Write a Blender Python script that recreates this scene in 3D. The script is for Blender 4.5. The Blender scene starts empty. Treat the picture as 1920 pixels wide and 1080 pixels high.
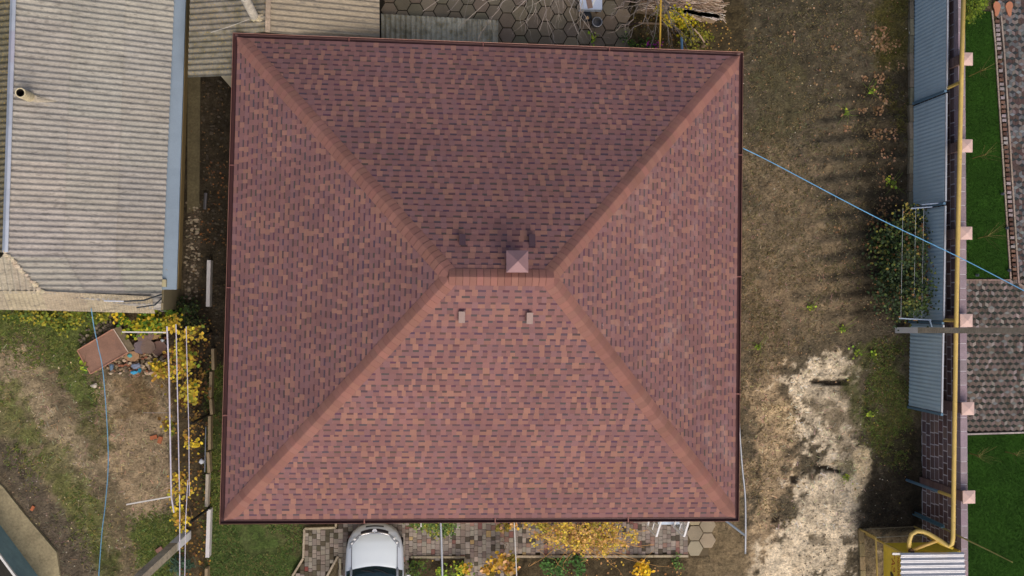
import bpy, math, random
import numpy as np
from mathutils import Vector, Matrix, Quaternion
random.seed(7); RNG = np.random.default_rng(7)
SC = bpy.context.scene; COL = SC.collection
H = 32.0                                   # camera height above the ground
F = 2000.0                                 # focal length in pixels of the 1920 px wide photo
# ------------------------------------------------------------------ camera
d_cam = Vector((785-960, -(560-540), -F)).normalized()
ROT = d_cam.rotation_difference(Vector((0, 0, -1)))
camd = bpy.data.cameras.new('camera'); cam = bpy.data.objects.new('camera', camd); COL.objects.link(cam)
cam.location = (0, 0, H); cam.rotation_mode = 'QUATERNION'; cam.rotation_quaternion = ROT
camd.sensor_width = 36; camd.lens = 36*F/1920; camd.clip_end = 2000; camd.clip_start = .1
SC.camera = cam
# ------------------------------------------------------------------ world, sun, exposure
SUN_EL, SUN_AZ = math.radians(52), math.radians(160)       # azimuth clockwise from +Y: light from the south
w = bpy.data.worlds.new('World'); SC.world = w; w.use_nodes = True
nt = w.node_tree; bg = nt.nodes['Background']
sk = nt.nodes.new('ShaderNodeTexSky'); sk.sky_type = 'NISHITA'; sk.sun_disc = False
sk.sun_elevation = SUN_EL; sk.sun_rotation = SUN_AZ; sk.dust_density = 6.0; sk.air_density = 1.0; sk.ozone_density = .6
nt.links.new(sk.outputs[0], bg.inputs[0]); bg.inputs[1].default_value = .15
sd = bpy.data.lights.new('sun', 'SUN'); so = bpy.data.objects.new('sun', sd); COL.objects.link(so)
sd.energy = .9; sd.angle = math.radians(45); sd.color = (1.0, .96, .90)
sdir = Vector((math.sin(SUN_AZ)*math.cos(SUN_EL), math.cos(SUN_AZ)*math.cos(SUN_EL), math.sin(SUN_EL)))
so.rotation_mode = 'QUATERNION'; so.rotation_quaternion = sdir.to_track_quat('Z', 'Y')
SC.view_settings.view_transform = 'Standard'; SC.view_settings.look = 'None'
SC.view_settings.exposure = -.16; SC.view_settings.gamma = 1
KG = (1.0, 1.0, 1.0)

# ------------------------------------------------------------------ helpers
def P(px, py, z=0.0):
    "world point at height z seen at photo pixel (px, py)"
    d = ROT @ Vector((px-960, -(py-540), -F))
    t = (z-H)/d.z
    return Vector((d.x*t, d.y*t, z))
RM = np.array(ROT.to_matrix())
def topx(X, Y):
    "photo pixel of ground points (arrays)"
    v = np.stack([X, Y, np.full_like(X, -H)], -1) @ RM       # R^T * v
    return 960 + v[..., 0]/(-v[..., 2])*F, 540 - v[..., 1]/(-v[..., 2])*F
def lin(c):
    c = c/255.0
    return c/12.92 if c <= .04045 else ((c+.055)/1.055)**2.4
def S(r, g, b): return (min(lin(r)/KG[0], .85), min(lin(g)/KG[1], .85), min(lin(b)/KG[2], .85))
def jit(c, a=.12, h=.04):
    k = 1+random.uniform(-a, a)
    return tuple(max(0, x*k*(1+random.uniform(-h, h))) for x in c)
def lerp(a, b, t): return a+(b-a)*t
ORG = {}
def tag(o, label=None, cat=None, group=None, kind=None):
    if label: o['label'] = label
    if cat: o['category'] = cat
    if group: o['group'] = group
    if kind: o['kind'] = kind
    return o
def thing(name, loc, label, cat, group=None):
    o = bpy.data.objects.new(name, None); COL.objects.link(o); o.empty_display_size = .2
    o.location = loc; ORG[o.name] = Vector(loc)
    return tag(o, label, cat, group)
class MB:
    def __init__(s): s.v = []; s.f = []; s.c = []
    def add(s, vs, fs, col=(1, 1, 1)):
        b = len(s.v); s.v.extend([tuple(x) for x in vs])
        for f in fs: s.f.append(tuple(b+i for i in f)); s.c.append(col)
    def quad(s, a, b, c, d, col=(1, 1, 1)): s.add([a, b, c, d], [(0, 1, 2, 3)], col)
    def box(s, c, size, rz=0.0, col=(1, 1, 1), ax=None):
        hx, hy, hz = size[0]/2, size[1]/2, size[2]/2
        M = Matrix.Rotation(rz, 3, 'Z') if ax is None else ax
        vs = [Vector(c)+M @ Vector((x, y, z)) for x in (-hx, hx) for y in (-hy, hy) for z in (-hz, hz)]
        s.add(vs, [(0, 1, 3, 2), (4, 6, 7, 5), (0, 4, 5, 1), (2, 3, 7, 6), (0, 2, 6, 4), (1, 5, 7, 3)], col)
    def beam(s, a, b, wd, ht, col=(1, 1, 1)):
        a = Vector(a); b = Vector(b); x = (b-a).normalized()
        up = Vector((0, 0, 1)) if abs(x.z) < .95 else Vector((0, 1, 0))
        y = up.cross(x).normalized(); z = x.cross(y)
        s.box((a+b)/2, ((b-a).length, wd, ht), col=col, ax=Matrix((x, y, z)).transposed())
    def tube(s, pts, r, seg=8, col=(1, 1, 1), cap=True, r2=None):
        pts = [Vector(p) for p in pts]; n = len(pts); vs = []; pr = None
        for i, p in enumerate(pts):
            d = (pts[min(i+1, n-1)]-pts[max(i-1, 0)]).normalized()
            if pr is None:
                up = Vector((0, 0, 1)) if abs(d.z) < .9 else Vector((1, 0, 0))
                u = up.cross(d).normalized()
            else: u = (pr-d*pr.dot(d)).normalized()
            pr = u; v = d.cross(u)
            rr = r if r2 is None else r+(r2-r)*i/(n-1)
            for k in range(seg):
                a = 2*math.pi*k/seg+(math.pi/4 if seg == 4 else 0); vs.append(p+(u*math.cos(a)+v*math.sin(a))*rr)
        fs = [(i*seg+k, i*seg+(k+1) % seg, (i+1)*seg+(k+1) % seg, (i+1)*seg+k) for i in range(n-1) for k in range(seg)]
        if cap: fs += [tuple(range(seg))[::-1], tuple((n-1)*seg+k for k in range(seg))]
        s.add(vs, fs, col)
    def prism(s, poly, z0, z1, col=(1, 1, 1)):
        n = len(poly); vs = [(p[0], p[1], z0) for p in poly]+[(p[0], p[1], z1) for p in poly]
        a = sum(poly[i][0]*poly[(i+1) % n][1]-poly[(i+1) % n][0]*poly[i][1] for i in range(n))
        fs = [(i, (i+1) % n, n+(i+1) % n, n+i) for i in range(n)]+[tuple(range(n))[::-1], tuple(range(n, 2*n))]
        if a < 0: fs = [f[::-1] for f in fs]
        s.add(vs, fs, col)
    def rock(s, c, r, col, flat=.6):
        vs = []; c = Vector(c); th0 = random.random()*6
        for lat, rad in ((-.5, .75), (.1, 1.0), (.7, .65)):
            for k in range(6):
                a = th0+k*math.pi/3+random.uniform(-.3, .3); q = rad*random.uniform(.75, 1.15)
                vs.append(c+Vector((math.cos(a)*q*r, math.sin(a)*q*r*.8, lat*r*flat*random.uniform(.8, 1.2))))
        fs = [(i*6+k, i*6+(k+1) % 6, (i+1)*6+(k+1) % 6, (i+1)*6+k) for i in range(2) for k in range(6)]
        fs += [tuple(range(12, 18)), tuple(range(6))[::-1]]
        s.add(vs, fs, col)
    def leaf(s, c, size, col, tilt=.7, yaw=None, asp=.8):
        yaw = random.uniform(0, 6.283) if yaw is None else yaw
        a = Vector((math.cos(yaw), math.sin(yaw), random.uniform(-tilt, tilt))).normalized()
        b = Vector((-math.sin(yaw), math.cos(yaw), random.uniform(-tilt, tilt))).normalized()
        n = a.cross(b).normalized(); c = Vector(c); q = size*asp*.5; k = size*.08
        s.add([c-a*size*.5, c-a*size*.1+b*q+n*k, c+a*size*.22+b*q*.75+n*k, c+a*size*.5, c+a*size*.22-b*q*.75+n*k, c-a*size*.1-b*q+n*k],
              [(0, 5, 4, 3), (0, 3, 2, 1)], col)
    def build(s, name, mat, parent=None, smooth=False, base=None):
        V = np.array(s.v, dtype=np.float64).reshape(-1, 3)
        if parent is not None: o0 = ORG[parent.name]
        elif base is not None: o0 = Vector(base)
        else:
            mn, mx = V.min(0), V.max(0); o0 = Vector(((mn[0]+mx[0])/2, (mn[1]+mx[1])/2, mn[2]))
        me = bpy.data.meshes.new(name)
        me.from_pydata((V-np.array(o0)).tolist(), [], s.f)
        lt = np.array([len(f) for f in s.f]); cc = np.repeat(np.array(s.c, dtype=np.float32).reshape(-1, 3), lt, axis=0)
        at = me.color_attributes.new('Col', 'FLOAT_COLOR', 'CORNER')
        at.data.foreach_set('color', np.concatenate([cc, np.ones((len(cc), 1), np.float32)], 1).ravel())
        if smooth: me.polygons.foreach_set('use_smooth', [True]*len(me.polygons))
        me.materials.append(mat); me.update()
        o = bpy.data.objects.new(name, me); COL.objects.link(o)
        if parent is not None: o.parent = parent
        else: o.location = o0
        ORG[o.name] = o0
        return o

def mat(name, rough=.85, metal=0.0, n1=3.0, v1=.2, n2=40.0, v2=.15, bump=.2, bscale=60.0, bdist=.01,
        patch=None, patch2=None, stretch=None, coat=0.0, spec=.4):
    """procedural material: colour attribute x two noises, optional patches (colour, scale, threshold, softness)"""
    m = bpy.data.materials.new(name); m.use_nodes = True; t = m.node_tree; N = t.nodes; L = t.links
    b = N['Principled BSDF']; b.inputs['Roughness'].default_value = rough; b.inputs['Metallic'].default_value = metal
    b.inputs['Specular IOR Level'].default_value = spec; b.inputs['Coat Weight'].default_value = coat
    g = N.new('ShaderNodeNewGeometry'); co = g.outputs['Position']
    if stretch:
        mp = N.new('ShaderNodeMapping'); mp.inputs['Scale'].default_value = stretch; L.new(co, mp.inputs[0]); co = mp.outputs[0]
    at = N.new('ShaderNodeAttribute'); at.attribute_name = 'Col'; cur = at.outputs['Color']
    def noise(sc, det=5.0, rg=.6):
        n = N.new('ShaderNodeTexNoise'); n.inputs['Scale'].default_value = sc; n.inputs['Detail'].default_value = det
        n.inputs['Roughness'].default_value = rg; L.new(co, n.inputs['Vector']); return n.outputs['Fac']
    for sc, v in ((n1, v1), (n2, v2)):
        if v <= 0: continue
        mr = N.new('ShaderNodeMapRange'); mr.inputs['From Min'].default_value = .28; mr.inputs['From Max'].default_value = .72
        mr.inputs['To Min'].default_value = 1-v; mr.inputs['To Max'].default_value = 1+v; L.new(noise(sc), mr.inputs['Value'])
        vm = N.new('ShaderNodeVectorMath'); vm.operation = 'SCALE'; L.new(cur, vm.inputs[0]); L.new(mr.outputs[0], vm.inputs['Scale'])
        cur = vm.outputs[0]
    for pt in (patch, patch2):
        if not pt: continue
        c, sc, th, sf = pt[:4]
        mr = N.new('ShaderNodeMapRange'); mr.inputs['From Min'].default_value = th; mr.inputs['From Max'].default_value = th+sf
        mr.inputs['To Max'].default_value = pt[4] if len(pt) > 4 else 1.0
        L.new(noise(sc, 8, .7), mr.inputs['Value'])
        mx = N.new('ShaderNodeMix'); mx.data_type = 'RGBA'; L.new(mr.outputs[0], mx.inputs[0]); L.new(cur, mx.inputs[6])
        mx.inputs[7].default_value = (*c, 1); cur = mx.outputs[2]
    L.new(cur, b.inputs['Base Color'])
    if bump > 0:
        bp = N.new('ShaderNodeBump'); bp.inputs['Strength'].default_value = bump; bp.inputs['Distance'].default_value = bdist
        L.new(noise(bscale, 6, .65), bp.inputs['Height']); L.new(bp.outputs[0], b.inputs['Normal'])
    return m

M = {}
M['ground'] = mat('ground_soil', .95, n1=4, v1=.22, n2=17, v2=.38, bump=1.0, bscale=14, bdist=.06, patch=(S(50, 44, 34), 5.0, .57, .07, .55), patch2=(S(176, 156, 124), 16, .66, .05, .45), spec=.2)
M['lawn'] = mat('lawn_turf', .9, n1=1.2, v1=.22, n2=70, v2=.4, bump=.8, bscale=80, bdist=.03, spec=.2)
M['shingle'] = mat('bitumen_shingle', .92, n1=.45, v1=.13, n2=160, v2=.16, bump=.25, bscale=200, bdist=.004, patch=(S(160, 140, 136), 2.2, .66, .1, .35), spec=.25)
M['shingle_scuffed_lit'] = mat('scuffed_lit_shingle', .92, n1=.45, v1=.10, n2=160, v2=.16, bump=.25, bscale=200, bdist=.004, patch=(S(176, 156, 152), 1.3, .52, .2, .3), patch2=(S(206, 196, 196), 3.2, .69, .05, .5), stretch=(1.6, .8, 1), spec=.25)  # pale scuffs, whose colour also brightens the east slope in place of sunlight
M['slate'] = mat('asbestos_slate', .92, n1=1.6, v1=.14, n2=16, v2=.24, bump=.5, bscale=40, bdist=.01, patch=(S(104, 100, 96), 4.5, .53, .12, .6), patch2=(S(190, 160, 96), 9, .68, .05, .7), stretch=(.8, 2.6, 1), spec=.2)
M['slate_moss'] = mat('mossy_slate', .95, n1=1.8, v1=.22, n2=16, v2=.28, bump=.5, bscale=40, bdist=.01, patch=(S(96, 92, 70), 4, .5, .1, .6), patch2=(S(186, 154, 66), 26, .56, .06, .7), spec=.2)
M['paint'] = mat('painted_metal', .45, .3, n1=2, v1=.08, n2=40, v2=.05, bump=.05, bscale=60, bdist=.002)
M['zinc'] = mat('galvanised_metal', .4, .5, n1=3, v1=.08, n2=50, v2=.05, bump=.05)
M['brownmetal'] = mat('brown_coated_metal', .4, .2, n1=3, v1=.08, n2=40, v2=.05, bump=.03)
M['fencemetal'] = mat('grey_blue_profile_sheet', .5, .0, n1=1.2, v1=.08, n2=60, v2=.05, bump=.05)
M['yellow'] = mat('yellow_gas_paint', .5, .0, n1=5, v1=.1, n2=45, v2=.12, bump=.15, patch=(S(120, 82, 40), 9, .62, .08, .7))
M['plaster'] = mat('wall_plaster', .9, n1=1.5, v1=.1, n2=50, v2=.08, bump=.2)
M['bluewall'] = mat('blue_painted_plaster', .7, n1=1.2, v1=.1, n2=40, v2=.06, bump=.15, patch=(S(150, 132, 92), 1.6, .66, .03, .8))
M['concrete'] = mat('concrete', .92, n1=2, v1=.2, n2=16, v2=.22, bump=.4, bscale=50, bdist=.01, patch=(S(95, 88, 70), 5, .57, .12, .5), spec=.25)
M['paver'] = mat('paving_stone', .88, n1=1.1, v1=.18, n2=60, v2=.16, bump=.35, bscale=70, bdist=.006, patch=(S(70, 64, 46), 3.5, .6, .1, .45), spec=.25)
M['brick'] = mat('rough_block', .9, n1=3, v1=.15, n2=45, v2=.22, bump=.5, bscale=40, bdist=.01, patch=(S(150, 145, 150), 7, .62, .06, .5), spec=.25)
M['wood'] = mat('weathered_wood', .9, n1=4, v1=.2, n2=60, v2=.2, bump=.4)
M['bark'] = mat('bark', .95, n1=6, v1=.2, n2=60, v2=.2, bump=.4)
M['leaf'] = mat('leaf', .7, n1=8, v1=.2, n2=60, v2=.1, bump=0, spec=.3)
M['rust'] = mat('rusty_steel', .85, .1, n1=2.5, v1=.18, n2=30, v2=.15, bump=.25, patch=(S(100, 85, 90), 4, .58, .1, .5), patch2=(S(185, 120, 85), 6, .62, .08, .4))
M['white'] = mat('whitewash', .8, n1=5, v1=.06, n2=50, v2=.05, bump=.15, patch=(S(120, 112, 100), 8, .66, .05, .6))
M['cable'] = mat('cable_sheath', .6, n1=.8, v1=.12, n2=20, v2=0, bump=0)
M['carpaint'] = mat('silver_car_paint', .32, .1, n1=1, v1=.02, n2=300, v2=.03, bump=0, coat=.6)
M['darkplastic'] = mat('dark_plastic', .5, n1=5, v1=.05, n2=50, v2=.05, bump=.05)
M['chrome'] = mat('chrome', .15, 1.0, n1=5, v1=0, n2=50, v2=0, bump=0)
M['rubber'] = mat('rubber', .9, n1=5, v1=.1, n2=50, v2=.1, bump=.2)
M['stone'] = mat('pink_stone', .7, n1=4, v1=.06, n2=80, v2=.08, bump=.15)
M['rubble'] = mat('rubble', .92, n1=8, v1=.2, n2=60, v2=.2, bump=.4)
M['text'] = mat('red_lettering', .6, n1=5, v1=.1, n2=60, v2=.1, bump=0)
def glassmat(name, col, rough=.06):
    m = bpy.data.materials.new(name); m.use_nodes = True; b = m.node_tree.nodes['Principled BSDF']
    b.inputs['Base Color'].default_value = (*col, 1); b.inputs['Roughness'].default_value = rough
    b.inputs['Specular IOR Level'].default_value = .7; b.inputs['Coat Weight'].default_value = .5
    n = m.node_tree.nodes.new('ShaderNodeTexNoise'); n.inputs['Scale'].default_value = 3
    mr = m.node_tree.nodes.new('ShaderNodeMapRange'); mr.inputs['To Min'].default_value = rough; mr.inputs['To Max'].default_value = rough+.1
    m.node_tree.links.new(n.outputs[0], mr.inputs[0]); m.node_tree.links.new(mr.outputs[0], b.inputs['Roughness'])
    return m
M['carglass'] = glassmat('car_glass', (.012, .03, .035))
m = glassmat('clear_pane', (.7, .75, .78)); m.node_tree.nodes['Principled BSDF'].inputs['Alpha'].default_value = .35; M['pane'] = m
M['lens'] = glassmat('lamp_lens', (.30, .33, .37), .12)

# ------------------------------------------------------------------ ground
def vnoise(X, Y, sc, seed):
    x = X*sc; y = Y*sc; xi = np.floor(x).astype(int); yi = np.floor(y).astype(int); fx = x-xi; fy = y-yi
    fx = fx*fx*(3-2*fx); fy = fy*fy*(3-2*fy)
    def h(a, b):
        n = (a*374761393+b*668265263+seed*1442695041) & 0x7fffffff
        n = ((n ^ (n >> 13))*1274126177) & 0x7fffffff
        return ((n ^ (n >> 16)) & 0xffff)/65535.0
    return (h(xi, yi)*(1-fx)+h(xi+1, yi)*fx)*(1-fy)+(h(xi, yi+1)*(1-fx)+h(xi+1, yi+1)*fx)*fy
def fbm(X, Y, sc, seed, o=4):
    r = 0; a = .5; t = 0
    for i in range(o): r = r+a*vnoise(X, Y, sc*2**i, seed+i*17); t += a; a *= .55
    return r/t
def sdf(px, py, poly):
    d = np.full(px.shape, 1e18); s = np.ones(px.shape); n = len(poly)
    for i in range(n):
        ax, ay = poly[i]; bx, by = poly[i-1]; ex, ey = bx-ax, by-ay; wx, wy = px-ax, py-ay
        t = np.clip((wx*ex+wy*ey)/(ex*ex+ey*ey+1e-9), 0, 1); dx = wx-ex*t; dy = wy-ey*t
        d = np.minimum(d, dx*dx+dy*dy)
        c1 = py >= ay; c2 = py < by; c3 = ex*wy > ey*wx
        s = np.where((c1 & c2 & c3) | (~c1 & ~c2 & ~c3), -s, s)
    return s*np.sqrt(d)
def sstep(a, b, x):
    t = np.clip((x-a)/(b-a), 0, 1); return t*t*(3-2*t)
# polygon, sRGB colour, softness px, edge noise px, alpha, breakup (0 none)
LAYERS = [
 ([(1370,-60),(1740,-60),(1740,1140),(1370,1140)], (94,85,68), 6, 6, 1, 0),
 ([(1390,-60),(1600,-60),(1560,150),(1400,160)], (72,66,50), 40, 50, .8, .4),
 ([(1395,260),(1540,280),(1590,520),(1600,640),(1395,690)], (128,112,88), 35, 60, .9, .35),
 ([(1385,480),(1500,500),(1490,1100),(1385,1100)], (128,110,86), 30, 60, .8, .4),
 ([(1640,-30),(1706,-30),(1706,130),(1650,120)], (84,78,36), 14, 24, .9, .3),
 ([(1400,110),(1500,120),(1500,260),(1400,250)], (88,82,58), 25, 50, .8, .4),
 ([(1600,160),(1712,150),(1712,600),(1610,600)], (62,55,42), 22, 40, .9, .3),
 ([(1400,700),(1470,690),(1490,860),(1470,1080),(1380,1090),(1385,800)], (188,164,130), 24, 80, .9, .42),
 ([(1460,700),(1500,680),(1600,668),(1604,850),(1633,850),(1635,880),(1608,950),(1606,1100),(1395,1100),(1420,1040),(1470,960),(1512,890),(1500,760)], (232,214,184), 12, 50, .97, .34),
 ([(1530,735),(1600,725),(1598,850),(1560,860),(1540,800)], (110,98,76), 10, 55, .85, .5),
 ([(1440,755),(1480,750),(1480,800),(1430,790)], (205,180,140), 8, 20, .8, .5),
 ([(1519,714),(1560,711),(1590,711),(1591,722),(1560,724),(1527,720)], (52,45,36), 1.5, 3, 1, 0),
 ([(1523,869),(1550,872),(1582,884),(1576,889),(1540,883),(1524,881)], (55,48,38), 1.5, 3, 1, 0),
 ([(1560,865),(1612,855),(1615,880),(1590,895)], (104,98,68), 6, 12, .8, .5),
 ([(1482,893),(1496,893),(1496,907),(1484,908)], (52,44,34), 2, 3, 1, 0),
 ([(1445,965),(1465,968),(1462,985),(1446,982)], (60,50,38), 2, 5, 1, .3),
 ([(1415,878),(1428,878),(1428,900),(1415,900)], (70,60,46), 4, 6, .9, .3),
 ([(1515,1000),(1555,1010),(1560,1025),(1515,1022)], (105,94,74), 4, 10, .9, .4),
 ([(1580,1008),(1608,1010),(1606,1022),(1580,1020)], (88,78,62), 3, 6, .9, .2),
 ([(1604,640),(1712,630),(1712,860),(1630,850)], (80,82,46), 16, 50, .88, .45),
 ([(1640,770),(1700,760),(1700,860),(1650,850)], (86,94,46), 12, 40, .8, .6),
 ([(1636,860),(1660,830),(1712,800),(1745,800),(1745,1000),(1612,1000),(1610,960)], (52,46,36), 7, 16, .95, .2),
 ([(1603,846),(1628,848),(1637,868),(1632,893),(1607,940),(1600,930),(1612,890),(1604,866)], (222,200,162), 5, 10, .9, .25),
 ([(1610,1000),(1745,1000),(1745,1100),(1614,1100)], (138,122,94), 6, 14, .9, .4),
 # left yard
 ([(-60,570),(400,570),(400,1100),(-60,1100)], (120,107,84), 6, 10, 1, 0),
 ([(-60,570),(210,570),(215,625),(150,655),(185,720),(195,800),(150,790),(95,700),(60,640),(-60,620)], (94,104,54), 9, 30, .97, .2),
 ([(-60,650),(50,650),(100,740),(150,810),(190,850),(185,900),(110,870),(50,780),(-60,700)], (156,140,112), 14, 24, .8, .2),
 ([(-60,680),(30,730),(80,800),(130,860),(185,930),(200,1010),(180,1080),(150,1010),(90,930),(40,850),(-60,800)], (108,110,64), 12, 30, .92, .4),
 ([(-60,800),(30,830),(70,880),(120,960),(160,1020),(190,1100),(100,1100),(60,980),(0,900),(-60,880)], (98,88,74), 10, 16, .95, .1),
 ([(180,735),(196,706),(312,702),(322,850),(324,960),(290,975),(255,985),(210,900),(182,860),(170,800)], (162,142,112), 7, 14, .95, .15),
 ([(205,700),(312,700),(312,790),(230,790)], (118,96,66), 10, 30, .8, .35),
 ([(140,750),(196,750),(198,850),(170,860)], (92,88,54), 10, 30, .8, .4),
 ([(200,900),(260,985),(268,1100),(205,1100)], (112,100,76), 12, 18, .9, .2),
 ([(248,972),(330,960),(332,1100),(290,1100),(262,1050)], (92,106,52), 7, 14, .97, .15),
 ([(180,1030),(215,1040),(215,1100),(180,1100)], (78,84,42), 8, 14, .9, .3),
 ([(324,600),(396,590),(396,1100),(330,1100)], (72,60,40), 8, 14, .95, .2),
 ([(200,595),(330,590),(320,700),(205,708)], (90,78,58), 8, 14, .9, .3),
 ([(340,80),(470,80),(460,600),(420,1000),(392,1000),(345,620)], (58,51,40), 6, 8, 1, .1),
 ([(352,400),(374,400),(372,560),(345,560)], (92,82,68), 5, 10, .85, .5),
 ([(392,690),(425,690),(425,1100),(392,1100)], (72,82,42), 5, 12, .9, .35),
 ([(395,975),(572,975),(568,1100),(395,1100)], (76,92,46), 5, 10, 1, .2),
 ([(500,980),(575,975),(572,1050),(545,1030)], (98,86,64), 12, 20, .85, .2),
 # top and bottom
 ([(1160,-60),(1400,-60),(1400,110),(1160,110)], (84,72,46), 10, 12, 1, .3),
 ([(1340,-60),(1400,-60),(1400,110),(1330,110)], (66,58,42), 10, 12, .8, .3),
 ([(740,1030),(1310,1030),(1330,1100),(740,1100)], (74,64,46), 6, 8, 1, .2),
 ([(1290,975),(1400,975),(1410,1100),(1280,1100)], (122,106,80), 12, 18, .9, .3),
 ([(1370,700),(1400,700),(1400,1000),(1370,1000)], (112,98,74), 10, 14, .7, .3),
]
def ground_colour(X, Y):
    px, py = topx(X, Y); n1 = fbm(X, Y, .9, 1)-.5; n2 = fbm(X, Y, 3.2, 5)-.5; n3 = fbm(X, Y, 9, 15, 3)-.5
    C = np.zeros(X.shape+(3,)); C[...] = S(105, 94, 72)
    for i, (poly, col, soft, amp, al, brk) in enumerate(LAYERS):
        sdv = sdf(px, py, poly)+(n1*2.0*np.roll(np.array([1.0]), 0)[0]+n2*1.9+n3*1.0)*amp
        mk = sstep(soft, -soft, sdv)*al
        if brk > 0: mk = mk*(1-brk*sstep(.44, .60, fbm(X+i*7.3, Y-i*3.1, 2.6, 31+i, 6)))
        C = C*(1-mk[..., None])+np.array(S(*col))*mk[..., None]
    m = fbm(X, Y, 5, 77, 4); C = C*(.62+.76*m)[..., None]
    # clods and straw flecks of the soil itself
    fl = fbm(X, Y, 9, 91, 3); C = C*(1-.35*sstep(.6, .8, fl))[..., None]
    return C, px, py
def relief(X, Y, px, py):
    z = (fbm(X, Y, 1.1, 3)-.5)*.08+(fbm(X, Y, 5, 9)-.5)*.10
    yard = sstep(1500, 1560, px)*sstep(1712, 1690, px)*sstep(640, 560, py)*sstep(150, 200, py)
    z = z+yard*.075*np.sin(py*2*math.pi/37+np.sin(px*.02)*1.2)
    for cx, cy, rx, ry, dz in ((1555,717,36,5,-.12),(1552,878,30,6,-.12),(1489,900,8,8,-.1),(1455,975,10,8,-.08)):
        z = z+dz*np.exp(-((px-cx)/rx)**4-((py-cy)/ry)**4)
    return z-.03
gx = np.concatenate([np.linspace(-160, -20, 14)[:-1], np.arange(-20, -15, .2), np.arange(-15, 21, .06), np.arange(21, 26, .2), np.linspace(26, 170, 14)[1:]])
gy = np.concatenate([np.linspace(-160, -17, 14)[:-1], np.arange(-17, -10, .2), np.arange(-10, 11, .06), np.arange(11, 16, .2), np.linspace(16, 160, 14)[1:]])
GX, GY = np.meshgrid(gx, gy)
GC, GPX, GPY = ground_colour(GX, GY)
inr = (GX > -15) & (GX < 21) & (GY > -10) & (GY < 11)
GZ = np.where(inr, relief(GX, GY, GPX, GPY), -.04)
# flat, slightly lower bed under everything paved or built
def under(poly, m=3): return sdf(GPX, GPY, poly) < m
PAVED = [[(700,-60),(1200,-60),(1200,110),(700,110)], [(1812,-60),(2200,-60),(2200,1200),(1812,1200)],
         [(548,976),(1325,976),(1325,1044),(990,1044),(960,1100),(548,1100)], [(437,62),(1392,98),(1384,976),(415,982)]]
for pl in PAVED: GZ = np.where(under(pl, 0), -.09, GZ)
ny, nx = GX.shape
V = np.stack([GX, GY, GZ], -1).reshape(-1, 3)
idx = np.arange(nx*ny).reshape(ny, nx)
Fq = np.stack([idx[:-1, :-1], idx[:-1, 1:], idx[1:, 1:], idx[1:, :-1]], -1).reshape(-1, 4)
me = bpy.data.meshes.new('ground'); me.vertices.add(len(V)); me.vertices.foreach_set('co', V.ravel())
me.loops.add(Fq.size); me.loops.foreach_set('vertex_index', Fq.ravel())
me.polygons.add(len(Fq)); me.polygons.foreach_set('loop_start', np.arange(0, Fq.size, 4)); me.polygons.foreach_set('loop_total', np.full(len(Fq), 4))
me.polygons.foreach_set('use_smooth', np.ones(len(Fq), bool)); me.update()
at = me.color_attributes.new('Col', 'FLOAT_COLOR', 'POINT')
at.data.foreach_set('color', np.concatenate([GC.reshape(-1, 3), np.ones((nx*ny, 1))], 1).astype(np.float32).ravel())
me.materials.append(M['ground']); go = bpy.data.objects.new('ground', me); COL.objects.link(go); tag(go, kind='structure')
def gz(p):
    i = int(np.searchsorted(gy, p[1])); j = int(np.searchsorted(gx, p[0])); return float(GZ[min(i, ny-1), min(j, nx-1)])
def gcol(p):
    i = int(np.searchsorted(gy, p[1])); j = int(np.searchsorted(gx, p[0])); return tuple(float(c) for c in GC[min(i, ny-1), min(j, nx-1)])
def G(px, py, dz=0.0):
    p = P(px, py, 0); p.z = gz(p)+dz; return p

def inpoly(p, poly):
    x, y = p[0], p[1]; c = False; n = len(poly)
    for i in range(n):
        x1, y1 = poly[i][:2]; x2, y2 = poly[i-1][:2]
        if (y1 > y) != (y2 > y) and x < (x2-x1)*(y-y1)/(y2-y1)+x1: c = not c
    return c
def W2(poly, z=0): return [tuple(P(a, b, z)) for a, b in poly]
def bbox(poly): xs = [p[0] for p in poly]; ys = [p[1] for p in poly]; return min(xs), max(xs), min(ys), max(ys)

# ------------------------------------------------------------------ paving
def tile(mb, poly, z0, z1, col, ins=.004, bev=.008):
    n = len(poly); cx = sum(p[0] for p in poly)/n; cy = sum(p[1] for p in poly)/n
    def off(d, z):
        r = []
        for x, y in poly:
            L_ = math.hypot(x-cx, y-cy); k = max(0, 1-d*1.3/L_); r.append((cx+(x-cx)*k, cy+(y-cy)*k, z))
        return r
    a, b, c = off(ins, z0), off(ins, z1-bev*.6), off(ins+bev, z1)
    ar = sum(poly[i][0]*poly[(i+1) % n][1]-poly[(i+1) % n][0]*poly[i][1] for i in range(n))
    fs = [(i, (i+1) % n, n+(i+1) % n, n+i) for i in range(n)]+[(n+i, n+(i+1) % n, 2*n+(i+1) % n, 2*n+i) for i in range(n)]+[tuple(range(2*n, 3*n))]
    if ar < 0: fs = [f[::-1] for f in fs]
    mb.add(a+b+c, fs, col)
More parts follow.
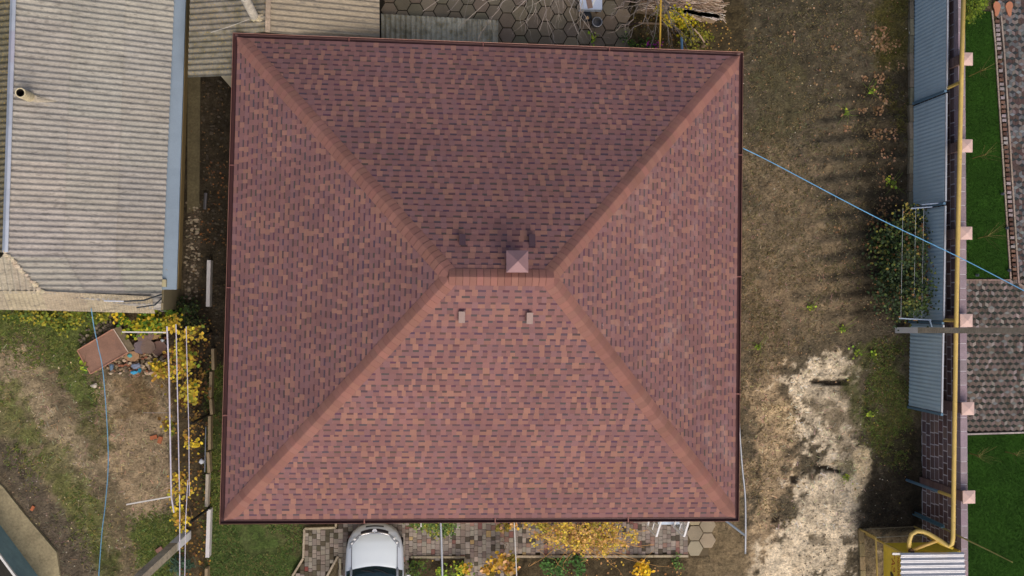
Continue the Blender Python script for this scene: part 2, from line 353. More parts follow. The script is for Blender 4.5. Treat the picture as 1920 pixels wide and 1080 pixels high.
# hexagonal slabs behind the house
def hexpave(name, poly, s, z, base, bed):
    W = W2(poly); x0, x1, y0, y1 = bbox(W); mb = MB()
    mb.prism(W, -.12, z-.035, bed)
    hx = s*math.sqrt(3)/2; j = 0; y = y0
    # flat-topped hexagons: columns 1.5 s apart
    i = 0; x = x0
    while x < x1+s:
        y = y0+(hx if i % 2 else 0)
        while y < y1+s:
            if inpoly((x, y), W):
                dz = random.uniform(-.006, .006)
                tile(mb, [(x+s*math.cos(k*math.pi/3), y+s*math.sin(k*math.pi/3)) for k in range(6)], z-.06, z+dz, jit(base, .16, .05), .012, .012)
            y += 2*hx
        x += 1.5*s; i += 1
    return tag(mb.build(name, M['paver']), kind='structure')
hexpave('courtyard_paving', [(705,-70),(1190,-70),(1175,118),(705,118)], .262, 0.0, S(130, 117, 98), S(48, 42, 32))
hexpave('paving_slabs', [(1278,960),(1335,960),(1328,1042),(1280,1042)], .27, 0.02, S(152, 140, 118), S(96, 84, 64))
# small mixed cobbles in front of the house
def cobble(name, poly, z, cols, bed, cw=(.105, .15), cl=(.10, .21), vert=True):
    W = W2(poly); x0, x1, y0, y1 = bbox(W); mb = MB(); mb.prism(W, -.12, z-.03, bed)
    a = x0 if vert else y0; a1 = x1 if vert else y1
    while a < a1:
        wd = random.uniform(*cw); b = (y0 if vert else x0)-random.random()*.2; b1 = y1 if vert else x1
        while b < b1:
            l = random.uniform(*cl); c = (a+wd/2, b+l/2) if vert else (b+l/2, a+wd/2)
            if inpoly(c, W):
                if vert: q = [(a, b), (a+wd, b), (a+wd, b+l), (a, b+l)]
                else: q = [(b, a), (b+l, a), (b+l, a+wd), (b, a+wd)]
                tile(mb, q, z-.05, z+random.uniform(-.005, .005), jit(random.choices([c_[0] for c_ in cols], [c_[1] for c_ in cols])[0], .16, .04), .004, .008)
            b += l
        a += wd
    return tag(mb.build(name, M['paver']), kind='structure')
CC = [(S(148, 138, 128), 60), (S(126, 114, 106), 30), (S(146, 116, 104), 5), (S(168, 146, 104), 2), (S(128, 92, 86), 4), (S(84, 76, 66), 14)]
cobble('driveway_paving', [(634,974),(1286,974),(1286,1041),(958,1041),(958,1100),(873,1100),(873,1045),(770,1045),(770,1110),(640,1110)], .02, CC, S(52, 46, 34))
cobble('footpath_paving', [(574,993),(632,990),(632,1042),(612,1078),(600,1100),(546,1100),(570,1046)], .02, [(S(132, 122, 112), 60), (S(84, 76, 62), 40), (S(150, 140, 128), 20), (S(125, 72, 64), 4)], S(50, 45, 32))
kb = MB()
def kerb(mb, pts, wd=.06, h=.07, col=S(168, 156, 132)):
    for a, b in zip(pts[:-1], pts[1:]):
        A = P(*a); B = P(*b); n = max(1, round((B-A).length/1.0))
        for i in range(n):
            p, q = lerp(A, B, i/n), lerp(A, B, (i+1)/n); d = (q-p).normalized()*.006
            mb.beam(p+d+Vector((0, 0, h/2-.03)), q-d+Vector((0, 0, h/2-.03)), wd, h+.06, jit(col, .08))
kerb(kb, [(630,980),(630,989),(571,991),(569,1046),(546,1084)]); kerb(kb, [(634,1042),(611,1084)]); kerb(kb, [(638,1046),(638,1100)])
kerb(kb, [(770,1044),(872,1044),(874,1100)]); kerb(kb, [(960,1043),(1290,1042)], .07)
tag(kb.build('kerb', M['concrete']), kind='structure')
# rhombus mosaic paving right of the wall
def rhomb(name, poly, s, cols_top, cols_side, z=0.0):
    W = W2(poly); x0, x1, y0, y1 = bbox(W); mb = MB(); mb.prism(W, -.12, z-.02, S(40, 38, 30))
    hw = s*math.sqrt(3)/2; j = 0; y = y0
    while y < y1+s:
        x = x0+(hw if j % 2 else 0)
        while x < x1+s:
            if inpoly((x, y), W):
                c = (x, y)
                R_ = [(x+s*math.cos(math.pi/6+k*math.pi/3), y+s*math.sin(math.pi/6+k*math.pi/3)) for k in range(6)]
                for q, cs in (([c, R_[0], R_[1], R_[2]], cols_top), ([c, R_[2], R_[3], R_[4]], cols_side), ([c, R_[4], R_[5], R_[0]], cols_side)):
                    tile(mb, q, z-.03, z+random.uniform(-.002, .002), jit(random.choices([c_[0] for c_ in cs], [c_[1] for c_ in cs])[0], .14, .05), .003, .003)
            x += 2*hw
        y += 1.5*s; j += 1
    return tag(mb.build(name, M['paver']), kind='structure')
rhomb('mosaic_paving', [(1800,526),(1960,526),(1960,812),(1806,812)], .118, [(S(50, 56, 52), 60), (S(112, 116, 114), 12)], [(S(112, 100, 94), 60), (S(92, 80, 74), 25), (S(142, 132, 128), 14)])
rhomb('terrace_paving', [(1868,-60),(1990,-60),(1990,524),(1906,524),(1886,270)], .118, [(S(54, 60, 62), 55), (S(116, 120, 122), 30), (S(84, 68, 66), 15)], [(S(118, 108, 104), 35), (S(84, 70, 66), 35), (S(98, 100, 102), 25)])

def lawn(name, poly, n, label):
    W = W2(poly); x0, x1, y0, y1 = bbox(W); mb = MB(); g = S(42, 76, 18)
    nxx = 60; nyy = max(20, int(60*(y1-y0)/(x1-x0)))
    mb.prism(W, -.12, .0, g); o = mb.build(name, M['lawn']); tag(o, kind='structure')
    bl = MB()
    for _ in range(n):
        x, y = random.uniform(x0, x1), random.uniform(y0, y1)
        if not inpoly((x, y), W): continue
        a = random.uniform(0, 6.283); l = random.uniform(.03, .055); dx, dy = math.cos(a)*.006, math.sin(a)*.006
        k = .6+.42*float(vnoise(np.array(x), np.array(y), 1.7, 4)); lean = (random.uniform(-.03, .03), random.uniform(-.03, .03))
        bl.add([(x-dx, y-dy, 0), (x+dx, y+dy, 0), (x+lean[0], y+lean[1], l)], [(0, 1, 2)], jit(tuple(c*k*1.25 for c in g), .3, .15))
    return bl
bl = lawn('lawn', [(1800,18),(1858,22),(1864,80),(1893,523),(1802,523)], 26000, '')
tag(bl.build('grass', M['leaf']), 'short dense green grass of the lawn between block wall and kerb', 'grass', kind='stuff')
bl = lawn('lawn', [(1806,817),(1980,812),(1980,1110),(1806,1110)], 30000, '')
tag(bl.build('grass', M['leaf']), 'dense dark green grass of the lower lawn beside the block wall', 'grass', kind='stuff')
kb = MB(); kerb(kb, [(1859,20),(1865,80),(1894,523)], .05, .05, S(150, 136, 124)); kerb(kb, [(1876,30),(1882,100),(1909,532),(1960,560)], .05, .05, S(150, 136, 124))
kerb(kb, [(1804,525),(1895,525)], .04, .05, S(150, 128, 118)); kerb(kb, [(1812,814),(1980,809)], .05, .05, S(165, 158, 150))
kb.build('kerb', M['concrete'])['kind'] = 'structure'
# brick edging between the two kerbs
eb = MB(); A0, A1 = P(1868, 36), P(1902, 526); n = 58
for i in range(n):
    p = lerp(A0, A1, (i+.5)/n); eb.box(p+Vector((0, 0, .015)), (.13, .085, .09), rz=-.02, col=jit(random.choice([S(108, 82, 70), S(150, 140, 140), S(84, 62, 54), S(120, 92, 78)]), .1))
tag(eb.build('path_edging', M['brick']), kind='structure')
for i, (x, lb) in enumerate(((1868, 'orange footprint shaped stepping stone nearest the lawn corner'), (1892, 'orange footprint shaped stepping stone farther from the lawn'))):
    c = P(x, 17, 0); mb = MB(); s = 1 if i == 0 else -1
    pts = []
    for k in range(24):
        a = 2*math.pi*k/24; yy = math.sin(a)*.235; wd = .115+.035*math.sin(a)+(-.02 if abs(math.sin(a)+.25) < .3 else 0)
        pts.append((c.x+math.cos(a)*wd+s*.015*math.cos(2*a), c.y+yy))
    mb.prism(pts, -.01, .035, S(178, 118, 88)); tag(mb.build('stepping_stone', M['stone']), lb, 'stepping stone', 'footprint stepping stones')

# ------------------------------------------------------------------ main house
ZE = 3.0; ZR = 3.0+.115*29
E = [P(421.5, 973.5, ZE), P(1377, 968.5, ZE), P(1385, 106, ZE), P(446, 71, ZE)]      # SW SE NE NW
RW, RE = P(846, 519, ZR), P(1028, 521, ZR)
house = thing('hip_roof_house', (E[0]+E[2])/2*1.0-Vector((0, 0, ZE)), 'large house under a reddish brown bitumen shingle hip roof', 'house')
PUR = [S(134, 97, 94), S(129, 94, 92), S(138, 99, 95), S(131, 97, 97)]; ORA = [S(150, 110, 97), S(147, 107, 96), S(142, 103, 95)]
def slope(A, B, C, D, seed):
    r = random.Random(seed); mb = MB()
    n = 43; nor = (B-A).cross((C if (C-A).length > .1 else D)-A).normalized()
    L0 = (B-A).length
    phase = 0
    for k in range(n):
        t0, t1 = k/n, (k+1)/n
        a0, b0 = lerp(A, C, t0), lerp(B, D, t0); a1, b1 = lerp(A, C, t1), lerp(B, D, t1)
        L1 = (b1-a1).length; Lb = (b0-a0).length
        off0 = (a0-A).dot((B-A).normalized()); off1 = (a1-A).dot((B-A).normalized())
        def pt(u, t, lift):          # u metres along the eave from A
            a, b = lerp(A, C, t), lerp(B, D, t); o = (a-A).dot((B-A).normalized()); l = (b-a).length
            s = 0 if l < 1e-4 else max(0, min(1, (u-o)/l)); return lerp(a, b, s)+nor*lift
        u = off0-r.uniform(0, .3); tooth = True; run = 0; pc = r.choice(PUR)
        while u < off0+Lb:
            wd = r.choice([.10, .12, .14, .14, .17]) if tooth else r.choice([.12, .15, .17, .17, .20])
            u2 = u+wd
            if u2 > off0:
                if tooth: c = r.choice(ORA) if r.random() < .38 else r.choice(PUR)
                else: c = r.choice(PUR) if r.random() < .85 else r.choice(ORA)
                j = 1+r.uniform(-.07, .07); c = tuple(x*j for x in c)
                up = .004 if tooth else 0
                if tooth:
                    mb.quad(pt(u, t0, .011+up), pt(u2, t0, .011+up), pt(u2, t1, .002+up), pt(u, t1, .002+up), c)
                else:
                    tm = t0+(t1-t0)*r.uniform(.60, .67)
                    cd = tuple(x*.93 for x in c); dk = S(90, 72, 76)
                    mb.quad(pt(u, t0, .011), pt(u2, t0, .011), pt(u2, tm, .005), pt(u, tm, .005), cd)
                    mb.quad(pt(u, tm, .005), pt(u2, tm, .005), pt(u2, t1, .002), pt(u, t1, .002), tuple(x*r.uniform(.85, 1.2) for x in dk))
            u = u2; tooth = not tooth
        mb.quad(a0-nor*.01, b0-nor*.01, b0+nor*.013, a0+nor*.013, S(70, 50, 50))  # course riser, coloured dark to give the shadow line between rows
    return mb
for i, (a, b, c, d, lb) in enumerate(((E[0], E[1], RW, RE, 'south roof slope, lighter and larger'), (E[1], E[2], RE, RE, 'east triangular roof slope with pale streaks'), (E[2], E[3], RE, RW, 'north roof slope'), (E[3], E[0], RW, RW, 'west triangular roof slope'))):
    o = slope(a, b, c, d, 11+i).build('roof_slope', M['shingle_scuffed_lit' if i == 1 else 'shingle'], house); o['label'] = lb
def caps(p, q, n1, n2, taper):
    "overlapping cap shingles from p (low) to q (high); n1,n2 outward normals left/right"
    mb = MB(); x = (q-p).normalized(); L = (q-p).length; n = int(L/.165); up = (n1+n2).normalized()
    d1 = x.cross(n1).normalized(); d2 = n2.cross(x).normalized()
    if d1.z > 0: d1 = -d1
    if d2.z > 0: d2 = -d2
    base = S(141, 100, 90)
    for k in range(n):
        s0, s1 = k*L/n, (k+1)*L/n+.02; c = jit(base, .10, .03)
        rows = []
        for s, lf in ((s0, .034), (s1, .02)):
            wd = min(.22, s*.9+.02) if taper else .22
            o = p+x*s
            wd2 = wd*random.uniform(.98, 1.02)
            rows.append([o+d1*wd2+n1*lf*.6, o+d1*wd2*.55+n1*(lf+.004), o+d1*wd2*.18+(n1+up)*.5*(lf+.012), o+up*(lf+.012), o+d2*wd2*.18+(n2+up)*.5*(lf+.012), o+d2*wd2*.55+n2*(lf+.004), o+d2*wd2+n2*lf*.6])
        lo = [v-up*.022-x*.022 for v in rows[0]]
        vs = rows[0]+rows[1]+lo; m_ = 7
        mb.add(vs, [(i+1, i, m_+i, m_+i+1) for i in range(m_-1)], c)
        mb.add(vs, [(2*m_+i+1, 2*m_+i, i, i+1) for i in range(m_-1)], S(120, 84, 76))
        for e_ in (0, 6):
            v0, v1 = rows[0][e_], rows[1][e_]; mb.quad(v0, v1, v1-up*.03, v0-up*.03, S(100, 62, 54))
    return mb
def nrm(a, b, c): v = (b-a).cross(c-a).normalized(); return v if v.z > 0 else -v
NS, NE_, NN, NW_ = nrm(E[0], E[1], RW), nrm(E[1], E[2], RE), nrm(E[2], E[3], RE), nrm(E[3], E[0], RW)
for p, q, a, b in ((E[0], RW, NW_, NS), (E[1], RE, NS, NE_), (E[2], RE, NE_, NN), (E[3], RW, NN, NW_)):
    caps(p, q-(q-p).normalized()*.1, a, b, True).build('hip_cap', M['shingle'], house)
caps(RW-(RE-RW).normalized()*.05+Vector((0, 0, .012)), RE+(RE-RW).normalized()*.12+Vector((0, 0, .012)), NN, NS, False).build('ridge_cap', M['shingle'], house)
def offpoly(poly, d):
    "offset CCW polygon outward by d"
    n = len(poly); r = []
    for i in range(n):
        p0, p1, p2 = poly[i-1], poly[i], poly[(i+1) % n]
        e1 = (p1-p0).normalized(); e2 = (p2-p1).normalized()
        n1 = Vector((e1.y, -e1.x, 0)); n2 = Vector((e2.y, -e2.x, 0)); b = (n1+n2).normalized(); r.append(p1+b*d/b.dot(n1))
    return r
prof = [(-.01, 0.0), (.012, -.002), (.02, -.05), (.045, -.085), (.075, -.09), (.11, -.07), (.125, -.03), (.127, .0), (.137, .004), (.14, -.004), (.134, -.03), (.115, -.08), (.075, -.1), (.04, -.095), (.012, -.06)]
rings = [[v+Vector((0, 0, z-.015)) for v in offpoly(E, d)] for d, z in prof]
for i in range(4):
    mb = MB(); j = (i+1) % 4
    for k in range(len(prof)-1):
        c = S(150, 108, 94) if k in (7, 8) else S(78, 50, 50)
        mb.quad(rings[k][i], rings[k][j], rings[k+1][j], rings[k+1][i], c)
    # joints along the run
    A, B = rings[7][i], rings[7][j]
    for s in (.27, .52, .78):
        p = lerp(A, B, s); x = (B-A).normalized()
        mb.beam(p-x.cross(Vector((0, 0, 1)))*.13+Vector((0, 0, .008)), p+x.cross(Vector((0, 0, 1)))*.015+Vector((0, 0, .008)), .03, .006, S(130, 84, 76))
    mb.build('gutter', M['brownmetal'], house)
wl = offpoly(E, -.5); sof = MB(); e0 = offpoly(E, 0)
for i in range(4):
    j = (i+1) % 4; sof.quad(wl[i]-Vector((0, 0, .14)), e0[i]-Vector((0, 0, .14)), e0[j]-Vector((0, 0, .14)), wl[j]-Vector((0, 0, .14)), S(150, 110, 90))
    sof.quad(e0[i]-Vector((0, 0, .14)), e0[j]-Vector((0, 0, .14)), e0[j]-Vector((0, 0, .01)), e0[i]-Vector((0, 0, .01)), S(95, 58, 54))
sof.build('soffit', M['brownmetal'], house)
wm = MB(); wm.prism([tuple(v) for v in wl], -.05, 2.855, S(205, 190, 160)); wm.build('wall', M['plaster'], house)
# roof vents
for px, py, zz in ((866, 595, 1), (993.5, 597, 1), (867, 449, -1), (998, 450, -1)):
    n_ = NS if zz > 0 else NN; pl = E[0] if zz > 0 else E[2]
    z = 5.8
    for _ in range(8): p = P(px, py, z); z = pl.z-((p-pl).xy.dot(n_.xy))/n_.z+.16
    base = P(px, py, z); base.z -= .16
    mb = MB(); x = Vector((1, 0, 0)); y = Vector((0, 1, 0)); dn = Vector((0, -zz, 0))
    mb.box(base+Vector((0, 0, .0)), (.13, .22, .16), col=S(62, 44, 46))
    hb = base+Vector((0, 0, .15)); h1, h2 = .22, .12
    a = [hb+Vector((sx*.078, -zz*(-.14), .05)) for sx in (-1, 1)]; b = [hb+Vector((sx*.078, -zz*.14, -.03)) for sx in (-1, 1)]
    vs = [a[0], a[1], b[1], b[0]]; vs += [v-Vector((0, 0, .05)) for v in vs]
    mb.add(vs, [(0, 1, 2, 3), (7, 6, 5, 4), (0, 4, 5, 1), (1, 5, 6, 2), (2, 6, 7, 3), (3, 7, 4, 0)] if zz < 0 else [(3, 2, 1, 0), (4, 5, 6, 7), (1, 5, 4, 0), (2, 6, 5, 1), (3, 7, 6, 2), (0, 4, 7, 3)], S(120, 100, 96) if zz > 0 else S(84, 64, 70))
    mb.build('roof_vent', M['brownmetal'], house)
# chimney with pyramid cowl
cz = ZR+.5; cc = P(970.5, 490, cz); ch = MB()
bx = .26
ch.box((cc.x, cc.y, ZR+.1), (.40, .40, .6), col=S(128, 84, 78)); co_ = ch.build('chimney', M['brownmetal'], house)
cp = MB(); hw = .262; q = [Vector((cc.x+sx*hw, cc.y+sy*hw, cz-.06)) for sx, sy in ((-1, -1), (1, -1), (1, 1), (-1, 1))]; ap = Vector((cc.x, cc.y, cz+.13))
for i in range(4):
    cp.add([q[i], q[(i+1) % 4], ap], [(0, 1, 2)], S(150, 118, 120)); dn = Vector((0, 0, -.05)); cp.quad(q[i]+dn, q[(i+1) % 4]+dn, q[(i+1) % 4], q[i], S(110, 84, 86))
cp.quad(q[3]+dn, q[2]+dn, q[1]+dn, q[0]+dn, S(90, 70, 70))
cp.build('chimney_cap', M['brownmetal'], co_)
# porch step, window and its open sashes on the south side
st = MB(); a, b = P(1072, 960, .14), P(1176, 977.6, .14); st.box(((a.x+b.x)/2, (a.y+b.y)/2, .05), (abs(b.x-a.x), abs(a.y-b.y), .18), col=S(215, 205, 190)); st.build('doorstep', M['white'], house)
def sash(top_free, top_hinge, z0, z1, par):
    f, h = P(*top_free, z1), P(*top_hinge, z1); d = (f-h)
    fr = MB(); pn = MB(); dz = Vector((0, 0, z0-z1)); t = .05
    for a, b in ((f, h), (f+dz, h+dz), (f, f+dz), (h, h+dz)): fr.beam(a, b, t, t, S(238, 238, 240))
    fr.beam(lerp(f, h, .5), lerp(f, h, .5)+dz, .03, .03, S(238, 238, 240))
    fr.beam(f+dz*.5, h+dz*.5, .03, .03, S(238, 238, 240))
    o = fr.build('window_sash', M['white'], par); pn.quad(f, h, h+dz, f+dz, (1, 1, 1)); pn.build('pane', M['pane'], o)
sash((1231, 1005), (1241, 972), .9, 2.15, house); sash((1283, 1005), (1293, 972), .9, 2.15, house)
sl = MB(); a, b = P(1234, 970, .9), P(1274, 983, .9); sl.box(((a.x+b.x)/2, (a.y+b.y)/2, .88), (abs(b.x-a.x), abs(a.y-b.y), .06), col=S(176, 190, 208)); sl.build('window_sill', M['paint'], house)
wy = min(wl[0].y, wl[1].y)
for x in (-4.0, -1.2, 1.2):
    f = MB(); f.box((x, wy-.02, 1.6), (1.3, .08, 1.3), col=S(230, 230, 230)); o = f.build('window_frame', M['white'], house)
    g = MB(); g.box((x, wy-.066, 1.6), (1.14, .02, 1.14)); g.build('pane', M['carglass'], o)
# ------------------------------------------------------------------ corrugated roofs
def corr(mb, Lf, Rf, s0, s1, period, amp, col, nl=3, drop=.018, jt=.05):
    """sheet between boundary functions Lf(s), Rf(s) (3-D points), waves cross s; nl overlapping sheet rows"""
    n = max(4, int(round(abs(s1-s0)/period*8)))
    for r in range(nl):
        t0, t1 = r/nl, (r+1)/nl+(.02 if r < nl-1 else 0)
        vs = []
        for i in range(n+1):
            s = lerp(s0, s1, i/n); a, b = Lf(s), Rf(s)
            w_ = amp*math.cos(2*math.pi*(s-s0)/period)
            for t in (t0, lerp(t0, t1, .5), t1):
                lift = (.034 if (t == t1 and r < nl-1) else 0)
                vs.append(lerp(a, b, t)+Vector((0, 0, w_+lift)))
        b0 = len(mb.v); mb.v.extend([tuple(v) for v in vs]); c = None
        for i in range(n):
            if c is None or i % 64 == 0: c = jit(col, jt, .02)
            for j in range(2):
                mb.f.append((b0+i*3+j, b0+(i+1)*3+j, b0+(i+1)*3+j+1, b0+i*3+j+1)); mb.c.append(c)
def lineY(pts):
    pts = sorted(pts, key=lambda p: p.y)
    def f(y):
        for a, b in zip(pts[:-1], pts[1:]):
            if y <= b.y or b is pts[-1]:
                return a+(b-a)*((y-a.y)/(b.y-a.y)) if abs(b.y-a.y) > 1e-6 else a.copy()
    return f
def lineX(pts):
    pts = sorted(pts, key=lambda p: p.x)
    def f(x):
        for a, b in zip(pts[:-1], pts[1:]):
            if x <= b.x or b is pts[-1]:
                return a+(b-a)*((x-a.x)/(b.x-a.x))
    return f
BE = S(164, 159, 150)
ZR2, ZE2 = 3.95, 2.25
barn = thing('outbuilding', P(330, 300, 0), 'long low outbuilding with pale corrugated asbestos roof and blue painted wall', 'outbuilding')
rt, rb = P(27, -60, ZR2), P(10, 473, ZR2); et, eb_ = P(329, -60, ZE2), P(303, 556, ZE2)
hipb = P(80, 549, 3.52); seamr = P(268, 557, 2.45)
mb = MB(); LY = lineY([rt, rb, hipb]); RY = lineY([et, P(303, 553, ZE2+.02)])
ytop = min(rt.y, et.y); yb = hipb.y
corr(mb, LY, RY, ytop, yb, .153, .031, BE, 3)
o = mb.build('roof_slope', M['slate'], barn, smooth=True); o['label'] = 'pale beige corrugated roof slope'
# lower corner of that slope under the seam
mb = MB(); L2 = lineY([hipb, seamr, P(300, 585, 2.12)]); R2 = lineY([P(303, 553, ZE2+.02), P(301, 590, 2.16)])
corr(mb, lineY([hipb, P(290, 580, 2.2)]), R2, yb, P(300, 584, 2.2).y, .153, .031, BE, 1); mb.build('roof_corner', M['slate'], barn, smooth=True)
# far slope
mb = MB(); ds = P(-330, -60, ZE2); de = P(-330, 473, ZE2)
def mir(y, f=lineY([rt, rb])): p = f(y); return Vector((p.x-4.6, y, ZE2))
corr(mb, mir, lineY([rt, rb]), ytop, rb.y, .153, .031, S(112, 108, 92), 3)
o = mb.build('roof_slope', M['slate_moss'], barn, smooth=True); o['label'] = 'dark mossy far roof slope'
# half hip and the row of short sheets along the gable
mb = MB(); hl = P(-62, 549, 3.5)
corr(mb, lineX([hl, rb, hipb]), lineX([P(-64, 550, 3.46), P(82, 551, 3.5)]), hl.x, hipb.x, .153, .031, S(176, 166, 148), 1)
mb.build('half_hip', M['slate'], barn, smooth=True)
mb = MB(); tl = lineX([P(-64, 545, 3.5), P(82, 546, 3.58), P(270, 555, 2.56)]); bl_ = lineX([P(-64, 580, 3.08), P(80, 582, 3.1), P(296, 588, 2.08)])
corr(mb, tl, bl_, P(-64, 545, 3.5).x, P(284, 560, 2.5).x, .118, .026, S(172, 160, 138), 1)
mb.build('verge_sheets', M['slate'], barn, smooth=True)
rc = MB(); up = Vector((0, 0, .05))
for a, b in ((rt, rb),):
    x = Vector((.075, 0, -.02)); n = 9
    for i in range(n):
        p, q = lerp(a, b, i/n)+up+Vector((0, 0, .004*(i % 2))), lerp(a, b, (i+1)/n)+up+Vector((0, 0, .004*(i % 2))); c = jit(S(186, 190, 200), .05)
        rc.quad(p-x*1.0+Vector((0, 0, -.06)), p, q, q-x*1.0+Vector((0, 0, -.06)), c); rc.quad(p, p+x, q+x, q, c)
        rc.quad(p+x, p+x+Vector((0, 0, -.03)), q+x+Vector((0, 0, -.03)), q+x, c)
rc.build('ridge_cap', M['zinc'], barn)
hc = MB()
for i in range(24):   # lumpy mortar along the hip
    p = lerp(rb, hipb, i/23.0)+Vector((random.uniform(-.03, .03), random.uniform(-.03, .03), .02)); hc.rock(p, random.uniform(.05, .085), jit(S(200, 186, 160), .1), .5)
hc.build('hip_mortar', M['concrete'], barn)
# walls
wt, wb = P(357, -60, 0), P(338, 542, 0); wc = P(337, 580, 0)
def wallq(mb, a, b, z0, z1, col, th=.12, out=0.0):
    d = (b-a).normalized(); n = Vector((d.y, -d.x, 0))
    a2, b2 = a+n*out, b+n*out
    mb.prism([tuple(a2), tuple(b2), tuple(b2-n*th), tuple(a2-n*th)], z0, z1, col)
wa = MB(); wallq(wa, wb, wt, .38, 2.0, S(120, 140, 160), .2, -.12); wa.build('wall', M['bluewall'], barn)
ap_ = MB(); q0, q1 = P(327, -60, 2.19), P(302, 543, 2.19); q2, q3 = P(350, -60, 2.03), P(331, 543, 2.03); na = 8
for i in range(na):
    f0, f1 = i/na, (i+1)/na; a, b, c, d = lerp(q0, q1, f0), lerp(q0, q1, f1), lerp(q2, q3, f1), lerp(q2, q3, f0); h = Vector((0, 0, .004*(i % 2)))
    ap_.quad(a+h, d+h, c+h, b+h, jit(S(134, 150, 164), .03, .01)); ap_.quad(d+h, d+Vector((0, 0, -.08)), c+Vector((0, 0, -.08)), c+h, S(120, 140, 160))
ap_.build('eaves_flashing', M['bluewall'], barn)
wa = MB(); wallq(wa, wb, wt, -.1, .378, S(150, 130, 88), .2, .02); wallq(wa, wc, wb-Vector((0, .01, 0)), -.1, 2.0, S(128, 118, 92), .2, 0)
wallq(wa, P(-60, 572, 0), wc, -.1, 2.05, S(150, 138, 110), .2, 0)
wallq(wa, P(-60, 572, 0)+Vector((0, .25, 0)), P(120, 574, 0)+Vector((0, .25, 0)), 2.0, 3.0, S(150, 138, 110), .15, 0); wa.build('plinth', M['plaster'], barn)
bb = MB(); p = P(308, 531, 2.2); bb.box(p, (.11, .2, .12), col=S(176, 166, 130)); bb.build('bracket', M['plaster'], barn)
def pipe(par, bpx, bz, tpx, tz, r, col, m='concrete', name='flue_pipe'):
    a, b = P(*bpx, bz), P(*tpx, tz); mb = MB(); seg = 20; d = (b-a).normalized()
    u = Vector((0, 1, 0)).cross(d).normalized(); v = d.cross(u); vs = []
    rows = [(a, r), (b, r), (b, r*.78), (b-d*.5, r*.78)]
    for p, rr in rows: vs += [p+(u*math.cos(2*math.pi*k/seg)+v*math.sin(2*math.pi*k/seg))*rr for k in range(seg)]
    mb.add(vs, [(i*seg+k, i*seg+(k+1) % seg, (i+1)*seg+(k+1) % seg, (i+1)*seg+k) for i in range(2) for k in range(seg)], col)
    mb.add(vs, [(2*seg+k, 2*seg+(k+1) % seg, 3*seg+(k+1) % seg, 3*seg+k) for k in range(seg)]+[tuple(3*seg+k for k in range(seg))], S(48, 42, 36))
    return mb.build(name, M[m], par, smooth=False)
pipe(barn, (60, 184), 3.55, (38, 174), 4.55, .125, S(214, 200, 164))
fl = MB(); p0 = P(57, 184, 3.72)
nr = 18; rings_ = []
for j, (rr, hh) in enumerate(((.13, .15), (.19, .09), (.27, .05), (.36, .0))):
    rings_ += [p0+Vector((.06+j*.05+math.cos(2*math.pi*k/nr)*rr*random.uniform(.9, 1.1), math.sin(2*math.pi*k/nr)*rr*.62*random.uniform(.9, 1.1)-j*.02, hh-.10-j*.018-.03*j)) for k in range(nr)]
fl.add(rings_, [(j*nr+k, (j+1)*nr+k, (j+1)*nr+(k+1) % nr, j*nr+(k+1) % nr) for j in range(3) for k in range(nr)]+[tuple(range(nr))], S(172, 162, 144))
fl.build('flashing', M['concrete'], barn)
cb = MB()
cb.tube([P(303, 552, 2.4), P(270, 563, 2.75), P(232, 565, 2.9)], .022, 6, S(52, 58, 62)); cb.tube([P(303, 560, 2.3), P(290, 572, 2.5), P(256, 577, 2.7)], .022, 6, S(60, 66, 70)); cb.tube([P(232, 565, 2.9), P(195, 564, 3.0)], .02, 6, S(196, 200, 208))
cb.build('cable', M['cable'], barn)

# small shed behind the corner
shed = thing('shed', P(440, 40, 0), 'small shed with lichen spotted corrugated roof behind the house corner', 'shed')
ZR3, ZE3 = 3.15, 2.45
r0, r1 = P(505, -60, ZR3), P(501, 66, ZR3-.02); e0_, e1 = P(358, -60, ZE3), P(352, 147, ZE3)
mb = MB(); Rb = lineY([r0, P(503, 58, ZR3), P(447, 66, 2.86), P(446, 128, 2.83)])
corr(mb, lineY([e0_, e1]), Rb, e1.y+.02, r0.y, .153, .031, S(136, 132, 118), 1)
o = mb.build('roof_slope', M['slate_moss'], shed, smooth=True); o['label'] = 'mossy left roof slope with yellow lichen'
mb = MB(); corr(mb, lineY([r0, r1]), lineY([P(711, -60, 2.3), P(712, 80, 2.3)]), P(505, 61, 3.15).y, r0.y, .153, .031, S(156, 146, 126), 1)
o = mb.build('roof_slope', M['slate'], shed, smooth=True); o['label'] = 'grey right roof slope'
mb = MB(); mb.beam(r0+Vector((0, 0, .04)), P(502, 60, ZR3+.04), .13, .05, S(166, 148, 128)); mb.build('ridge_cap', M['concrete'], shed)
wa = MB(); a = P(410, 138, 2.45); b = P(560, 104, 2.45); c = P(700, -60, 2.4); d = P(412, -60, 2.4)
wa.prism([(a.x, a.y), (b.x, b.y), (c.x, c.y), (d.x, d.y)], -.05, 2.42, S(180, 172, 150)); wa.build('wall', M['plaster'], shed)
pipe(shed, (478, 33), 2.95, (458, -6), 4.6, .115, S(196, 190, 176))
fl = MB()
for k in range(14):
    p = P(482+random.uniform(-8, 10), 34+random.uniform(-5, 5), 3.08); fl.rock(p, random.uniform(.05, .08), jit(S(190, 178, 150), .1), .5)
fl.build('flashing', M['concrete'], shed)
mb = MB(); mb.tube([P(467, 36, 3.12), P(430, 50, 2.98), P(395, 61, 2.8)], .008, 5, S(190, 184, 170)); mb.build('wire', M['cable'], shed)
